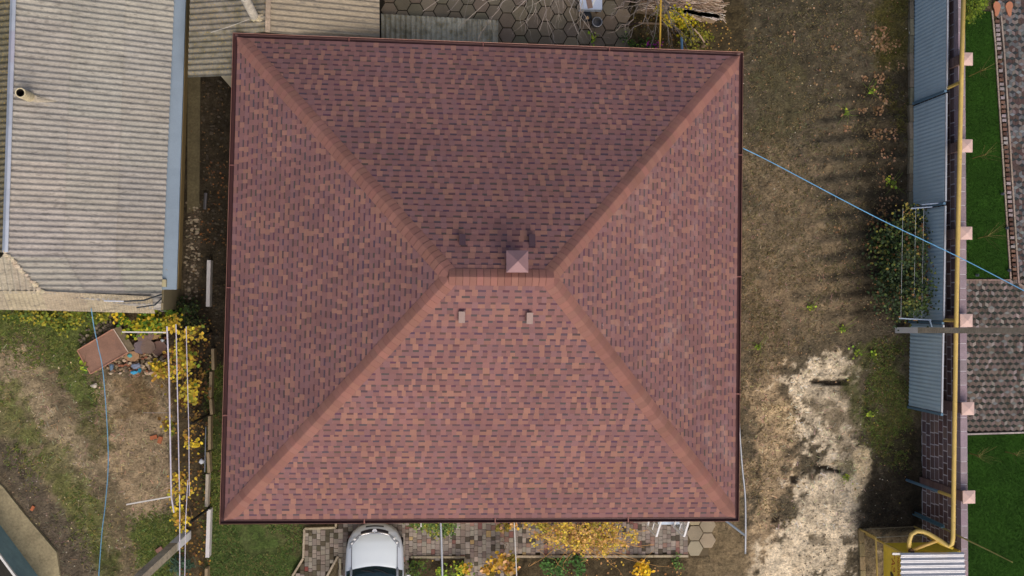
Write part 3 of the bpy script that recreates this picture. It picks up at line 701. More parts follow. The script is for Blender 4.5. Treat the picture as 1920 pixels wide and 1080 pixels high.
# loose corrugated sheets on short supports
mb = MB(); a0, a1 = P(715, 26, .55), P(934, 38, .55); b0, b1 = P(715, 100, .5), P(934, 108, .5)
corr(mb, lineX([a0, a1]), lineX([b0, b1]), a0.x, a1.x, .15, .032, S(176, 172, 156), 1, jt=.1)
sh = thing('lean_to', P(825, 60, 0), 'low lean-to of stained grey corrugated sheets on the hexagonal slabs', 'lean-to')
mb.build('roof_sheet', M['slate_moss'], sh, smooth=True)
for (x, y) in ((722, 34), (926, 44), (722, 84), (926, 92)):
    q = MB(); p = P(x, y, .26); q.box(p, (.09, .09, .5), col=S(110, 96, 76)); q.build('leg', M['wood'], sh)

# ------------------------------------------------------------------ metal fence, gas pipe, block wall on the right
fence = thing('metal_fence', P(1710, 400, 0), 'blue grey profiled metal sheet fence along the yard', 'fence')
FH = 2.12
def fpanel(a, b, z0=.06, z1=FH):
    A, B = P(*a, 0), P(*b, 0); L = (B-A).length; n = int(L/.115)*4; d = (B-A)/n; nn = (B-A).normalized(); nrm_ = Vector((-nn.y, nn.x, 0))
    if nrm_.x > 0: nrm_ = -nrm_
    mb = MB(); vs = []; pf = [0, 0, .014, .014]
    for i in range(n+1):
        p = A+d*i+nrm_*pf[i % 4]; vs += [Vector((p.x, p.y, z0)), Vector((p.x, p.y, z1))]
    vb = [v-nrm_*.004 for v in vs]
    mb.add(vs, [(2*i, 2*i+2, 2*i+3, 2*i+1) for i in range(n)], S(184, 208, 222)); mb.add(vb, [(2*i+1, 2*i+3, 2*i+2, 2*i) for i in range(n)], S(150, 155, 158))
    o = mb.build('fence_panel', M['fencemetal'], fence)
    c = MB(); c.beam(Vector((A.x+.005, A.y, z1+.02)), Vector((B.x+.005, B.y, z1+.02)), .05, .035, S(190, 194, 200)); c.build('top_trim', M['zinc'], fence)
fpanel((1714, -60), (1711.5, 192)); fpanel((1711, 200), (1709.5, 389)); fpanel((1709, 397), (1706, 598)); fpanel((1705.5, 606), (1702.5, 760))
pb = MB(); kerbpts = [(1707, -60), (1703, 390)]
for i in range(14):
    a = lerp(P(1707.5, -60), P(1705, 392), i/14); b = lerp(P(1707.5, -60), P(1705, 392), (i+.97)/14)
    pb.beam(a+Vector((random.uniform(-.02, .02), 0, .04)), b+Vector((random.uniform(-.02, .02), 0, .04)), .12, .16, jit(S(132, 124, 104), .15))
pb.build('plinth', M['concrete'], fence)
def post(px, z1, r, col, name='post', zt=None, lean=(0, 0)):
    mb = MB(); a = P(*px, -.05); b = P(*px, 0)+Vector((lean[0], lean[1], z1)); mb.beam(a, b, r, r, col); return mb.build(name, M['paint'], fence)
BLU = S(108, 142, 168)
pf_ = [(1708, 196), (1706, 393), (1703, 603), (1701.5, 763)]
for p in pf_: post(p, 2.2, .07, BLU)
# gas pipe and its posts
gas = thing('gas_pipe', P(1730, 500, 0), 'long yellow overhead gas pipe on blue posts running above the fence', 'pipe')
mb = MB(); GZp = 2.86
main = [P(1808, -60, GZp), P(1802.5, 150, GZp), P(1797, 400, GZp), P(1792.5, 620, GZp), P(1789, 850, GZp), P(1787, 1008, GZp), P(1785, 1020, GZp-.02), P(1779, 1024, GZp-.08), P(1765, 1015, 2.7), P(1752, 1007, 2.62), P(1742, 1001, 2.56), P(1730, 996.5, 2.5), P(1719, 996, 2.46), P(1709, 1002, 2.42), P(1705, 1014, 2.38), P(1704, 1030, 2.34)]
for i in range(6): pass
mb.tube(main, .062, 12, S(208, 178, 100)); mb.tube([P(1762, 1012, 2.66), P(1735, 1022, 2.5), P(1708, 1033, 2.4)], .05, 10, S(196, 160, 86))
mb.tube([P(1787, 1028, 2.7), P(1764, 1019, 2.6), P(1745, 1008, 2.5)], .045, 10, S(176, 148, 40)); mb.build('pipe', M['yellow'], gas, smooth=True)
mb = MB(); mb.tube([P(1708, 1032, 2.36), P(1709, 1035, 2.46)], .08, 10, S(96, 70, 48)); mb.build('valve', M['rust'], gas)
def gpost(px, zb, zy, lean):
    a = P(*px, -.05); top = P(*px, 0)+Vector((lean[0], lean[1], zy)); m_ = lerp(a, top, zb/zy)
    mb = MB(); mb.tube([a, m_], .045, 8, BLU); o = mb.build('post', M['paint'], gas); mb = MB(); mb.tube([m_, top], .05, 8, S(206, 176, 96)); mb.build('bracket', M['yellow'], o)
def leanto(px, tpx, z): return (P(*tpx, z)-P(*px, 0)).xy
gpost((1712, 195), 2.1, 2.82, leanto((1712, 195), (1801, 154), 2.82))
gpost((1712, 598), 2.1, 2.82, leanto((1712, 598), (1792, 601), 2.82))
gpost((1700, 900), 2.0, 2.82, leanto((1700, 900), (1788, 932), 2.82))
# loose channel post and thin pole near the cabinet
mb = MB(); a, b = P(1713, 964, -.05), P(1768, 989, 1.8); mb.beam(a, b, .11, .03, S(96, 134, 152)); mb.beam(a+Vector((.03, .05, 0)), b+Vector((.03, .05, 0)), .02, .07, S(96, 134, 152))
tag(mb.build('channel_post', M['paint']), 'blue steel channel post leaning by the block wall above the gas cabinet', 'post')
mb = MB(); mb.tube([P(1768, 990, 1.7), P(1800, 1006, 2.9), P(1850, 1030, 4.1), P(1898, 1054, 5.2)], .028, 8, S(178, 168, 104), r2=.012); mb.tube([P(1716, 964, 0), P(1768, 990, 1.7)], .03, 8, S(150, 150, 110))
tag(mb.build('vent_pole', M['paint']), 'thin tall pale yellow pole rising over the lower lawn', 'pole')

wall = thing('block_wall', P(1735, 500, 0), 'tall dark brown block wall between the yard and the lawns', 'wall')
WH = 2.39; wA, wB = P(1727, -60, 0), P(1731, 1100, 0); wA.x = P(1727.5, 780, 0).x; wB.x = wA.x+.02
def xw(y): return lerp(wA.x, wB.x, (y-wA.y)/(wB.y-wA.y))
th = .2
core = MB(); core.prism([(wA.x+.012, wA.y), (wB.x+.012, wB.y), (wB.x+th-.012, wB.y), (wA.x+th-.012, wA.y)], -.05, WH-.01, S(215, 210, 214)); core.build('mortar', M['plaster'], wall)
bk = MB(); ncs = 9; chh = WH/ncs; cols = [S(122, 100, 96), S(108, 86, 84), S(134, 114, 110), S(114, 96, 98)]
for k in range(ncs):
    z0 = k*chh; y = wB.y-random.random()*.3; ym = wA.y
    while y < ym:
        l = .36; x0 = xw(y)
        c = jit(random.choice(cols), .14, .03)
        if k < ncs-1: bk.box((x0+.012, y+l/2, z0+chh/2), (.024, l-.036, chh-.045), col=c); bk.box((x0+th-.012, y+l/2, z0+chh/2), (.024, l-.036, chh-.045), col=c)
        y += l
y = wB.y
while y < wA.y:       # top course, full thickness
    l = random.choice([.33, .4, .47]); bk.box((xw(y)+th/2, y+l/2, WH-chh/2+.004), (th+.006, l-.016, chh-.016), col=jit(S(150, 134, 140), .14, .03)); y += l
bk.build('blocks', M['brick'], wall)
caps_px = [(1813.5, 110, 'uppermost in the photo, level with the top of the lawn'), (1813, 273, 'second from the top, beside the upper lawn'), (1812.5, 437, 'third from the top, near the end of the upper lawn'), (1813, 601, 'just above the concrete utility pole'), (1816, 766.5, 'beside the lower edge of the mosaic paving'), (1818, 932.5, 'lowest one, beside the lower lawn')]
for x, y, lb in caps_px:
    c = P(x, y, 2.72); t = thing('wall_pillar', (c.x-.02, c.y, 0), 'brick pillar with pink stone pyramid cap, '+lb, 'pillar', 'capped pillars along the block wall')
    mb = MB(); k = 0; z = 0
    while z < 2.6:
        h_ = .09; mb.box((c.x-.03, c.y, z+h_/2), (.27, .28, h_-.008), col=jit(S(120, 98, 94), .14, .03)); z += h_
    mb.build('shaft', M['brick'], t)
    cp = MB(); hw = .185; zc = 2.64; q = [Vector((c.x+sx*hw, c.y+sy*hw, zc+.05)) for sx, sy in ((-1, -1), (1, -1), (1, 1), (-1, 1))]; ap = Vector((c.x, c.y, zc+.12)); dn = Vector((0, 0, -.05))
    for i in range(4): cp.add([q[i], q[(i+1) % 4], ap], [(0, 1, 2)], S(212, 182, 172)); cp.quad(q[i]+dn, q[(i+1) % 4]+dn, q[(i+1) % 4], q[i], S(190, 160, 150))
    cp.quad(q[3]+dn, q[2]+dn, q[1]+dn, q[0]+dn, S(180, 150, 140)); cp.build('cap', M['stone'], t)

# utility poles
def upole(base, top, zt, r0_, r1_, zw, label, zmax):
    a, b = P(*base, -.05), P(*top, zt); d = (b-a)/(b.z-a.z); e = a+d*(zmax-a.z); t = thing('utility_pole', (a.x, a.y, 0), label, 'utility pole')
    m_ = a+d*(zw-a.z); f = (zw)/(zmax)
    mb = MB(); mb.tube([m_+d*.001, e], r0_+(r1_-r0_)*f, 4, S(186, 174, 152), r2=r1_); mb.build('shaft', M['concrete'], t)
    mb = MB(); mb.tube([a, m_], r0_+.004, 4, (.85, .85, .85), r2=r0_+(r1_-r0_)*f+.003); mb.build('whitewash', M['white'], t)
upole((1683, 619), (1920, 620), 6.72, .125, .095, 1.42, 'square concrete utility pole with whitewashed foot standing before the metal fence', 9.0)
upole((351, 1002), (263, 1083), 5.0, .165, .13, 1.6, 'rough concrete utility pole with whitewashed foot by the yellow vines', 8.5)

# ------------------------------------------------------------------ gas cabinet with cage
cab = thing('gas_cabinet', P(1720, 1060, 0), 'yellow gas meter cabinet with red lettering and corrugated metal roof', 'cabinet')
c0, c1 = P(1690, 1036, 2.45), P(1801, 1031, 2.45); ysouth = P(1690, 1120, 2.45).y; zb_ = 1.27
YE = S(240, 206, 62)
mb = MB(); mb.prism([(c0.x, ysouth), (c1.x, ysouth), (c1.x, c0.y), (c0.x, c0.y)], zb_, 2.45, YE); o = mb.build('body', M['yellow'], cab)
mb = MB(); mb.beam(Vector((c0.x, c0.y, .0)), Vector((c0.x, c0.y, 2.47)), .05, .05, S(206, 176, 84)); mb.beam(Vector((c0.x-.01, ysouth, 2.46)), Vector((c0.x-.01, c0.y, 2.46)), .03, .03, S(206, 176, 84)); mb.build('frame', M['yellow'], cab); mb = MB(); mb.beam(Vector((c1.x-.03, c0.y, 0)), Vector((c1.x-.03, c0.y, 2.44)), .05, .05, S(196, 166, 84)); mb.build('corner_post', M['yellow'], cab)
mb = MB(); ra, rb_ = P(1689, 1037, 2.55), P(1689, 1120, 2.55); rc_, rd = P(1807, 1030, 2.62), P(1813, 1120, 2.62)
corr(mb, lineY([ra, rb_]), lineY([Vector((rc_.x, ra.y+.10, 2.62)), Vector((rd.x, rb_.y, 2.62))]), rb_.y, ra.y, .15, .026, S(186, 188, 194), 1, jt=0)
mb.build('roof', M['zinc'], cab, smooth=True)
mb = MB(); mb.beam(P(1673, 1038.5, 2.5), P(1689, 1038.5, 2.5), .06, .04, S(225, 222, 214)); mb.build('roof_batten', M['white'], cab)
def text(s, size, loc, par, m):
    cu = bpy.data.curves.new('t', 'FONT'); cu.body = s; cu.size = size; cu.align_x = 'CENTER'; cu.extrude = .001; cu.offset = size*.012
    ob = bpy.data.objects.new('t', cu); COL.objects.link(ob); bpy.context.view_layer.update()
    dg = bpy.context.evaluated_depsgraph_get(); me_ = bpy.data.meshes.new_from_object(ob.evaluated_get(dg)); bpy.data.objects.remove(ob)
    me_.name = 'lettering'; me_.materials.clear(); me_.materials.append(m)
    at_ = me_.color_attributes.new('Col', 'FLOAT_COLOR', 'CORNER'); at_.data.foreach_set('color', np.tile(np.array((*S(176, 62, 28), 1), np.float32), len(me_.loops)))
    # face looks west: text x -> -Y, text y -> +Z, normal -> -X
    Mx = Matrix(((0, 0, -1, 0), (-1, 0, 0, 0), (0, 1, 0, 0), (0, 0, 0, 1)))
    me_.transform(Mx); o2 = bpy.data.objects.new('lettering', me_); COL.objects.link(o2); o2.parent = par; o2.location = Vector(loc)-ORG[par.name]; return o2
fx = c0.x-.004
text('ОГНЕОПАСНО', .155, (fx, c0.y-.52, 2.20), cab, M['text']); text('ГАЗ', .30, (fx, c0.y-.42, 1.82), cab, M['text'])
mb = MB(); mb.prism([(0, 0), (.02, .05), (-.01, .1)], 0, .002); 
fm = MB(); fm.add([(fx, c0.y-.86, 1.75), (fx, c0.y-.74, 1.72), (fx, c0.y-.70, 1.80), (fx, c0.y-.78, 1.98), (fx, c0.y-.84, 1.86)], [(0, 1, 2, 3, 4)], S(44, 40, 18)); fm.build('flame_mark', M['text'], cab)
cage = thing('wire_cage', P(1614, 1040, 0), 'low yellow framed wire mesh cage around the gas cabinet', 'cage')
g0 = P(1612, 992, 0); g1 = P(1617, 1120, 0); g2 = P(1714, 987, 0); hz = 1.16; U = Vector((0, 0, hz))
mb = MB()
for a, b, c in ((g0, g0+U, .045), (g0+U, g1+U, .04), (g0+Vector((0, 0, .05)), g1+Vector((0, 0, .05)), .04), (g2, g2+U, .04)): mb.beam(a, b, c, c, S(196, 168, 92))
mb.beam(g0+U, g2+U, .018, .018, S(160, 158, 140)); mb.beam(g0+Vector((0, 0, .03)), g2+Vector((0, 0, .03)), .018, .018, S(130, 122, 100)); mb.build('frame', M['yellow'], cage)
mm = MB()
def mesh_panel(a, b):
    L = (b-a).length; n = int((L+hz)/.2); d = (b-a)/L
    for i in range(n):
        for sg in (1, -1):
            s0 = i*.2-hz if sg > 0 else i*.2
            p0, p1 = (s0, 0), (s0+hz*sg, hz)
            (u0, v0), (u1, v1) = p0, p1
            def cl(u, v, u_, v_):
                if u < 0: v = v+(0-u)*(v_-v)/(u_-u); u = 0
                if u > L: v = v+(L-u)*(v_-v)/(u_-u); u = L
                return u, v
            if (u0 < 0 and u1 < 0) or (u0 > L and u1 > L): continue
            A_ = cl(u0, v0, u1, v1); B_ = cl(u1, v1, u0, v0)
            if abs(A_[0]-B_[0]) < .03: continue
            mm.beam(a+d*A_[0]+Vector((0, 0, A_[1])), a+d*B_[0]+Vector((0, 0, B_[1])), .004, .004, S(120, 112, 88))
mesh_panel(g0, g1); mesh_panel(g0, g2); mm.build('wire_mesh', M['zinc'], cage)
mb = MB(); 
for i in range(5): mb.beam(g0+(g1-g0)*(i/5)+Vector((.02, 0, .03)), g0+(g1-g0)*((i+.96)/5)+Vector((.02, 0, .03)), .16, .12, jit(S(150, 132, 98), .12))
mb.build('plinth', M['concrete'], cage)

# ------------------------------------------------------------------ car
cf = P(703, 981.5, .5); car = thing('parked_car', (cf.x, cf.y-2.05, 0), 'silver hatchback parked nose in under the eave', 'car')
st_s = np.array([0, .03, .1, .23, .44, .7, 1.2, 1.9, 3.0, 3.7, 4.0, 4.12, 4.17]); st_w = np.array([.10, .30, .46, .63, .75, .81, .835, .84, .84, .82, .76, .62, .4])
st_zs = np.array([.46, .50, .54, .60, .66, .72, .80, .86, .90, .92, .9, .82, .7]); st_zt = np.array([.50, .56, .64, .74, .83, .89, .97, 1.0, 1.0, .98, .94, .86, .74])
def cw_(s): return float(np.interp(s, st_s, st_w))
def surf(s, u, lift=0.0):
    wd = cw_(s); zs = float(np.interp(s, st_s, st_zs)); zt = float(np.interp(s, st_s, st_zt)); au = abs(u)
    z = zs+(zt-zs)*max(0, 1-au**3.2); return Vector((cf.x+u*wd, cf.y-s, z+lift))
SIL = (.58, .63, .70)
bd = MB(); ss = sorted(set(list(np.linspace(0, .5, 14))+list(np.linspace(.5, 1.2, 8))+list(np.linspace(1.2, 4.17, 22)))); us = np.linspace(-1, 1, 25)
rows = []
for s in ss:
    r_ = []
    wd = cw_(s); zs = float(np.interp(s, st_s, st_zs)); zb = .22+(.12 if s < .1 or s > 4.1 else 0)
    lowr = [(-wd*.96, zb), (-wd*1.005, zb+(zs-zb)*.35), (-wd*1.015, zb+(zs-zb)*.75)]
    r_ += [Vector((cf.x+x, cf.y-s, z)) for x, z in lowr]; r_ += [surf(s, u) for u in us]; r_ += [Vector((cf.x-x, cf.y-s, z)) for x, z in lowr[::-1]]
    rows.append(r_)
m_ = len(rows[0]); vs = [v for r_ in rows for v in r_]
bd.add(vs, [(i*m_+j, i*m_+j+1, (i+1)*m_+j+1, (i+1)*m_+j) for i in range(len(rows)-1) for j in range(m_-1)]+[tuple(range(m_))[::-1], tuple((len(rows)-1)*m_+j for j in range(m_))], SIL)
body = bd.build('body', M['carpaint'], car, smooth=True)
def patch(name, fs_, fe, u0, u1, ns, nu, lift, m, col, par=car, edge=True):
    mb = MB(); vs = []
    for i in range(ns+1):
        for j in range(nu+1):
            u = lerp(u0, u1, j/nu); s = lerp(fs_(u), fe(u), i/ns)
            x = cf.x+u; v = surf(s, u/cw_(s), lift if 0 < i < ns and 0 < j < nu or not edge else lift*.4); vs.append(v)
    mb.add(vs, [(i*(nu+1)+j, i*(nu+1)+j+1, (i+1)*(nu+1)+j+1, (i+1)*(nu+1)+j) for i in range(ns) for j in range(nu)], col)
    return mb.build(name, m, par, smooth=True)
patch('hood', lambda u: .25+.30*u*u, lambda u: 1.12+.28*u*u, -.64, .64, 14, 20, .016, M['carpaint'], (.74, .81, .85))  # same silver paint, whitened in colour for the sky light it faces
for sg in (-1, 1):
    lo, hi = sorted((sg*.05, sg*.40)); patch('grille', lambda u: .115+.5*u*u, lambda u: .19+.42*u*u, lo, hi, 3, 10, .012, M['darkplastic'], S(40, 36, 44))
    lo, hi = sorted((sg*.02, sg*.44)); patch('grille_trim', lambda u: .195+.42*u*u, lambda u: .225+.42*u*u, lo, hi, 2, 10, .02, M['chrome'], (.8, .8, .82))
    lo, hi = sorted((sg*.44, sg*.72)); hl = patch('headlight', lambda u: .2+.9*max(0, abs(u)-.42)+.04, lambda u: .33+1.15*max(0, abs(u)-.42), lo, hi, 5, 8, .02, M['lens'], (1, 1, 1))
    for (u, s) in ((.56, .40), (.64, .52)):
        q = MB(); c = surf(s, sg*u/cw_(s), .012); q.rock(c, .05, S(245, 248, 250), .5); q.build('lamp', M['white'], hl)
    lo, hi = sorted((sg*.645, sg*.665)); patch('hood_gap', lambda u: .4+.2*u*u, lambda u: 1.35, lo, hi, 8, 1, .006, M['darkplastic'], S(90, 92, 98), edge=False)
    # mirror
    q = MB(); q.rock((cf.x+sg*.97, cf.y-1.45, .98), .11, SIL, .7); q.build('mirror', M['carpaint'], car)
mb = MB()
for dz in (0, .045): 
    c = surf(.13+dz*.6, 0, .03)
    mb.beam(c, c+Vector((-.07, -.035, 0)), .018, .012, (.8, .8, .82)); mb.beam(c, c+Vector((.07, -.035, 0)), .018, .012, (.8, .8, .82))
mb.build('emblem', M['chrome'], car)
mb = MB(); patch('bumper_vent', lambda u: .035+.3*u*u, lambda u: .07+.3*u*u, -.26, .26, 2, 8, .008, M['darkplastic'], S(60, 66, 70))
# cabin
def gh(s, u, lift=0.0):
    zc = float(np.interp(s, [1.12, 1.25, 1.95, 2.6, 3.4, 3.9, 4.12], [.95, 1.03, 1.40, 1.47, 1.42, 1.2, .95])); wd = float(np.interp(s, [1.12, 1.3, 1.95, 3.4, 4.12], [.68, .69, .60, .58, .6]))
    return Vector((cf.x+u*wd, cf.y-s-.28*(u*wd)**2*(1 if s < 2.2 else -.3), zc-.05*abs(u)**3+lift))
def ghp(name, s0, s1, u0, u1, lift, m, col, par=car):
    mb = MB(); ns, nu = 14, 16; vs = [gh(lerp(s0, s1, i/ns), lerp(u0, u1, j/nu), lift) for i in range(ns+1) for j in range(nu+1)]
    mb.add(vs, [(i*(nu+1)+j, i*(nu+1)+j+1, (i+1)*(nu+1)+j+1, (i+1)*(nu+1)+j) for i in range(ns) for j in range(nu)], col); return mb.build(name, m, par, smooth=True)
ghp('windscreen', 1.12, 1.95, -.94, .94, .004, M['carglass'], (1, 1, 1)); ghp('roof', 1.95, 3.5, -1, 1, 0, M['carpaint'], SIL); ghp('rear_window', 3.5, 4.12, -.94, .94, 0, M['carglass'], (1, 1, 1))
for sg in (-1, 1):
    pl = MB(); pts = [gh(s, sg) for s in np.linspace(1.12, 4.12, 16)]
    lowp = [surf(s, sg*.97, .0) for s in np.linspace(1.3, 4.0, 16)]
    pl.add(pts+lowp, [(i, i+1, 17+i, 16+i) if sg < 0 else (16+i, 17+i, i+1, i) for i in range(15)], (1, 1, 1)); pl.build('side_window', M['carglass'], car)
    pl = MB(); pl.tube([gh(s, sg*.97, .015) for s in np.linspace(1.1, 3.9, 12)], .035, 6, SIL); pl.build('pillar_trim', M['carpaint'], car, smooth=True)
mb = MB()
for u in (.3, -.25): mb.tube([gh(1.2, u-.28, .02), gh(1.24, u, .02), gh(1.3, u+.3, .02)], .01, 5, S(30, 30, 32))
mb.build('wiper', M['darkplastic'], car)
for sx in (-1, 1):
    for s in (.78, 3.35):
        t_ = MB(); t_.tube([(cf.x+sx*.62, cf.y-s, .31), (cf.x+sx*.82, cf.y-s, .31)], .31, 20, S(40, 40, 42)); o = t_.build('wheel', M['rubber'], car)
        t_ = MB(); t_.tube([(cf.x+sx*.80, cf.y-s, .31), (cf.x+sx*.825, cf.y-s, .31)], .2, 16, S(170, 172, 176)); t_.build('rim', M['zinc'], o)

# ------------------------------------------------------------------ foliage
def leafbush(mb, cs, n, size, pal, tilt=.7, wts=None, per=22):
    "cs: list of (px,py,z,rx_px,ry_px,rz) ellipsoids"
    ws = [c[3]*c[4] for c in cs]; K = max(3, n//per); sub = []
    for _ in range(K):
        x, y, z, rx, ry, rz = random.choices(cs, ws)[0]
        while True:
            a, b, c = (random.uniform(-1.08, 1.08) for _ in range(3))
            if a*a+b*b+c*c < 1.15: break
        col = random.choices(pal, wts)[0]
        sub.append((P(x+a*rx, y+b*ry, max(.05, z+c*rz)), random.uniform(.6, 1.5)*(.055+.0022*min(rx, ry))*(1.5 if per > 40 else 1), col))
    for _ in range(n):
        q, r, col = random.choice(sub)
        p = q+Vector((random.gauss(0, 1), random.gauss(0, 1), random.gauss(0, .7)))*r; p.z = max(.02, p.z)
        mb.leaf(p, size*random.uniform(.55, 1.3), jit(col if random.random() < .65 else random.choices(pal, wts)[0], .25, .1), tilt)
def stems(mb, root, tips, r, col, wob=.12, n=5):
    for t in tips:
        pts = [Vector(root)]
        for i in range(1, n+1):
            f = i/n; p = lerp(Vector(root), Vector(t), f)+Vector((random.uniform(-wob, wob), random.uniform(-wob, wob), wob*1.2*math.sin(f*3.14)+random.uniform(-wob, wob)*.4))*(1 if i < n else .2)
            pts.append(p)
        mb.tube(pts, r, 5, col, r2=r*.35)
        for k in range(3):
            q = pts[random.randint(2, n)]; e = q+Vector((random.uniform(-.4, .4), random.uniform(-.4, .4), random.uniform(-.1, .25))); mid = lerp(q, e, .5)+Vector((random.uniform(-.06, .06),)*3)
            mb.tube([q, mid, e], r*.4, 4, col, r2=r*.2)
YEL = [S(220, 192, 56), S(200, 170, 56), S(170, 156, 54), S(180, 138, 56)]
GRN = [S(70, 96, 36), S(52, 76, 28), S(96, 116, 40), S(44, 62, 26)]
LIME = [S(150, 176, 50), S(124, 156, 44), S(176, 186, 60)]
RUSTY = [S(120, 84, 40), S(96, 66, 36), S(138, 106, 50)]
# grape vine trellis on the left
tr = thing('vine_trellis', P(360, 790, 0), 'white wire grape trellis on dark posts beside the house', 'trellis')
for b, t in (((396, 622), (366, 633)), ((392, 777), (358, 794)), ((393, 952), (357, 979))):
    mb = MB(); A = P(*b, -.05); B = P(*t, 2.45); mb.tube([A, B], .04, 6, S(30, 27, 24)); mb.build('post', M['wood'], tr)
for pts in ([(313,612,2.3),(317,700,2.3),(321,930,2.2),(326,961,2.15)], [(330,608,2.3),(334,800,2.3),(337,950,2.25),(337,1110,2.3)], [(349,612,2.3),(354,810,2.3),(355,930,2.3)], [(352,900,2.3),(348,980,2.3),(346,1110,2.3)]):
    mb = MB(); w_ = .022 if pts[0][0] == 313 else .015 if pts[0][0] == 330 else .011
    mb.tube([P(*p) for p in pts], w_, 6, S(206, 200, 210)); mb.build('wire', M['white'], tr)
for a, b in (((229, 622.5), (314, 623.5)), ((237, 946), (321, 931))):
    mb = MB(); mb.beam(P(*a, 2.25), P(*b, 2.25), .035, .035, S(214, 208, 200)); mb.build('arm', M['white'], tr)
mb = MB(); mb.beam(P(268, 774, 2.2), P(316, 774, 2.2), .012, .012, S(150, 140, 130)); mb.build('arm', M['white'], tr)
vn = thing('grape_vine', P(345, 700, 0), 'yellow leaved grape vine growing over the trellis wires', 'vine')
mb = MB()
leafbush(mb, [(322, 608, .9, 12, 22, .5), (345, 622, 1.9, 26, 12, .3), (330, 660, 1.4, 18, 30, .6), (345, 700, 1.5, 22, 40, .6), (362, 735, 1.8, 24, 20, .4), (325, 780, 2.0, 8, 16, .3), (318, 810, 1.9, 7, 16, .3), (366, 750, 1.8, 16, 10, .3)], 560, .115, YEL+[S(120, 130, 44), S(130, 96, 44)], .6, [5, 5, 4, 3, 3, 3])
leafbush(mb, [(340, 915, 2.0, 18, 25, .3), (340, 965, 1.9, 14, 24, .35), (342, 980, 1.8, 11, 16, .3), (352, 830, 1.8, 12, 20, .3)], 300, .10, YEL, .6, [6, 5, 2, 2])
leafbush(mb, [(350, 690, .7, 24, 70, .5), (362, 720, .3, 20, 90, .2)], 260, .1, RUSTY+YEL[2:3], .6)
mb.build('foliage', M['leaf'], vn)
mb = MB(); stems(mb, P(372, 760, 0), [P(345, 640, 2.1), P(340, 700, 2.1), P(365, 740, 1.9), P(325, 800, 2.0), P(345, 690, 2.0)], .022, S(96, 78, 58)); mb.build('stem', M['bark'], vn); mb = MB(); stems(mb, P(362, 985, 0), [P(340, 900, 2.2), P(340, 960, 2.1), P(350, 930, 2.1)], .02, S(96, 78, 58)); mb.build('stem', M['bark'], vn)
# hedges of ivy below the outbuilding
def shrub(name, label, cat, base, cs, n, size, pal, stemtips=None, tilt=.7, wts=None, group=None, scol=S(96, 80, 60), per=22):
    t = thing(name, P(*base, 0), label, cat, group); mb = MB(); leafbush(mb, cs, n, size, pal, tilt, wts, per); mb.build('foliage', M['leaf'], t)
    mb = MB(); tips = stemtips or [P(c[0], c[1], c[2]+c[5]*.4) for c in cs[:5]]; stems(mb, P(*base, 0), tips, .016, scol, .08); mb.build('stem', M['bark'], t); return t
shrub('ivy_bush', 'yellow green low ivy along the foot of the corrugated outbuilding', 'shrub', (100, 592), [(60, 590, .25, 60, 9, .2), (140, 592, .3, 60, 12, .25), (100, 605, .15, 50, 12, .12)], 1500, .085, [S(136, 140, 44), S(104, 118, 42), S(78, 96, 38), S(156, 148, 50)])
shrub('vine_bush', 'yellow and green leaved vine between the outbuilding and the rubble heap', 'shrub', (270, 600), [(270, 606, .4, 34, 18, .35), (250, 598, .4, 30, 10, .3), (310, 600, .6, 20, 18, .4), (262, 620, .2, 30, 8, .2)], 560, .12, [S(120, 140, 36), S(176, 170, 44), S(78, 110, 30), S(206, 176, 44)])
shrub('dark_bush', 'dark green bush in the corner by the end of the outbuilding', 'shrub', (350, 585), [(350, 580, .5, 22, 26, .45), (365, 600, .4, 20, 26, .3), (330, 575, .4, 16, 14, .3)], 600, .075, [S(46, 60, 30), S(58, 76, 34), S(38, 48, 26), S(80, 92, 40)])
shrub('yellow_vine', 'small yellow leaved vine at the lower edge of the rubble heap', 'shrub', (300, 695), [(305, 694, .5, 18, 14, .35), (296, 688, .4, 14, 10, .3)], 170, .11, YEL)
shrub('weed_clump', 'leafy green weed beside the rusty metal sheet', 'plant', (157, 690), [(157, 684, .15, 9, 14, .12)], 60, .12, LIME+GRN[:1])
shrub('palm_like_plant', 'spiky blue green plant at the foot of the left trellis', 'plant', (340, 1062), [(340, 1060, .3, 22, 16, .2)], 120, .09, [S(66, 88, 70), S(50, 70, 50)], [P(320+i*7, 1045+(i % 3)*14, .5) for i in range(8)], scol=S(70, 96, 74))
# shrub climbing over the metal fence
shrub('fence_bush', 'dense green and rust coloured climbing bush hanging over the metal fence', 'bush', (1690, 500),
      [(1705, 430, 1.0, 26, 36, .7), (1728, 440, 1.6, 12, 40, .5), (1690, 480, .9, 40, 40, .7), (1700, 540, 1.0, 40, 48, .8), (1720, 560, 1.5, 24, 44, .5), (1665, 450, .4, 24, 34, .3), (1672, 520, .4, 24, 44, .3), (1716, 500, 1.5, 22, 60, .5)],
      6800, .085, [S(54, 72, 40), S(76, 94, 46), S(104, 110, 50), S(48, 64, 38), S(120, 88, 54), S(146, 136, 60)], wts=[6, 4, 2.5, 6, 2.4, 1.2], per=60)
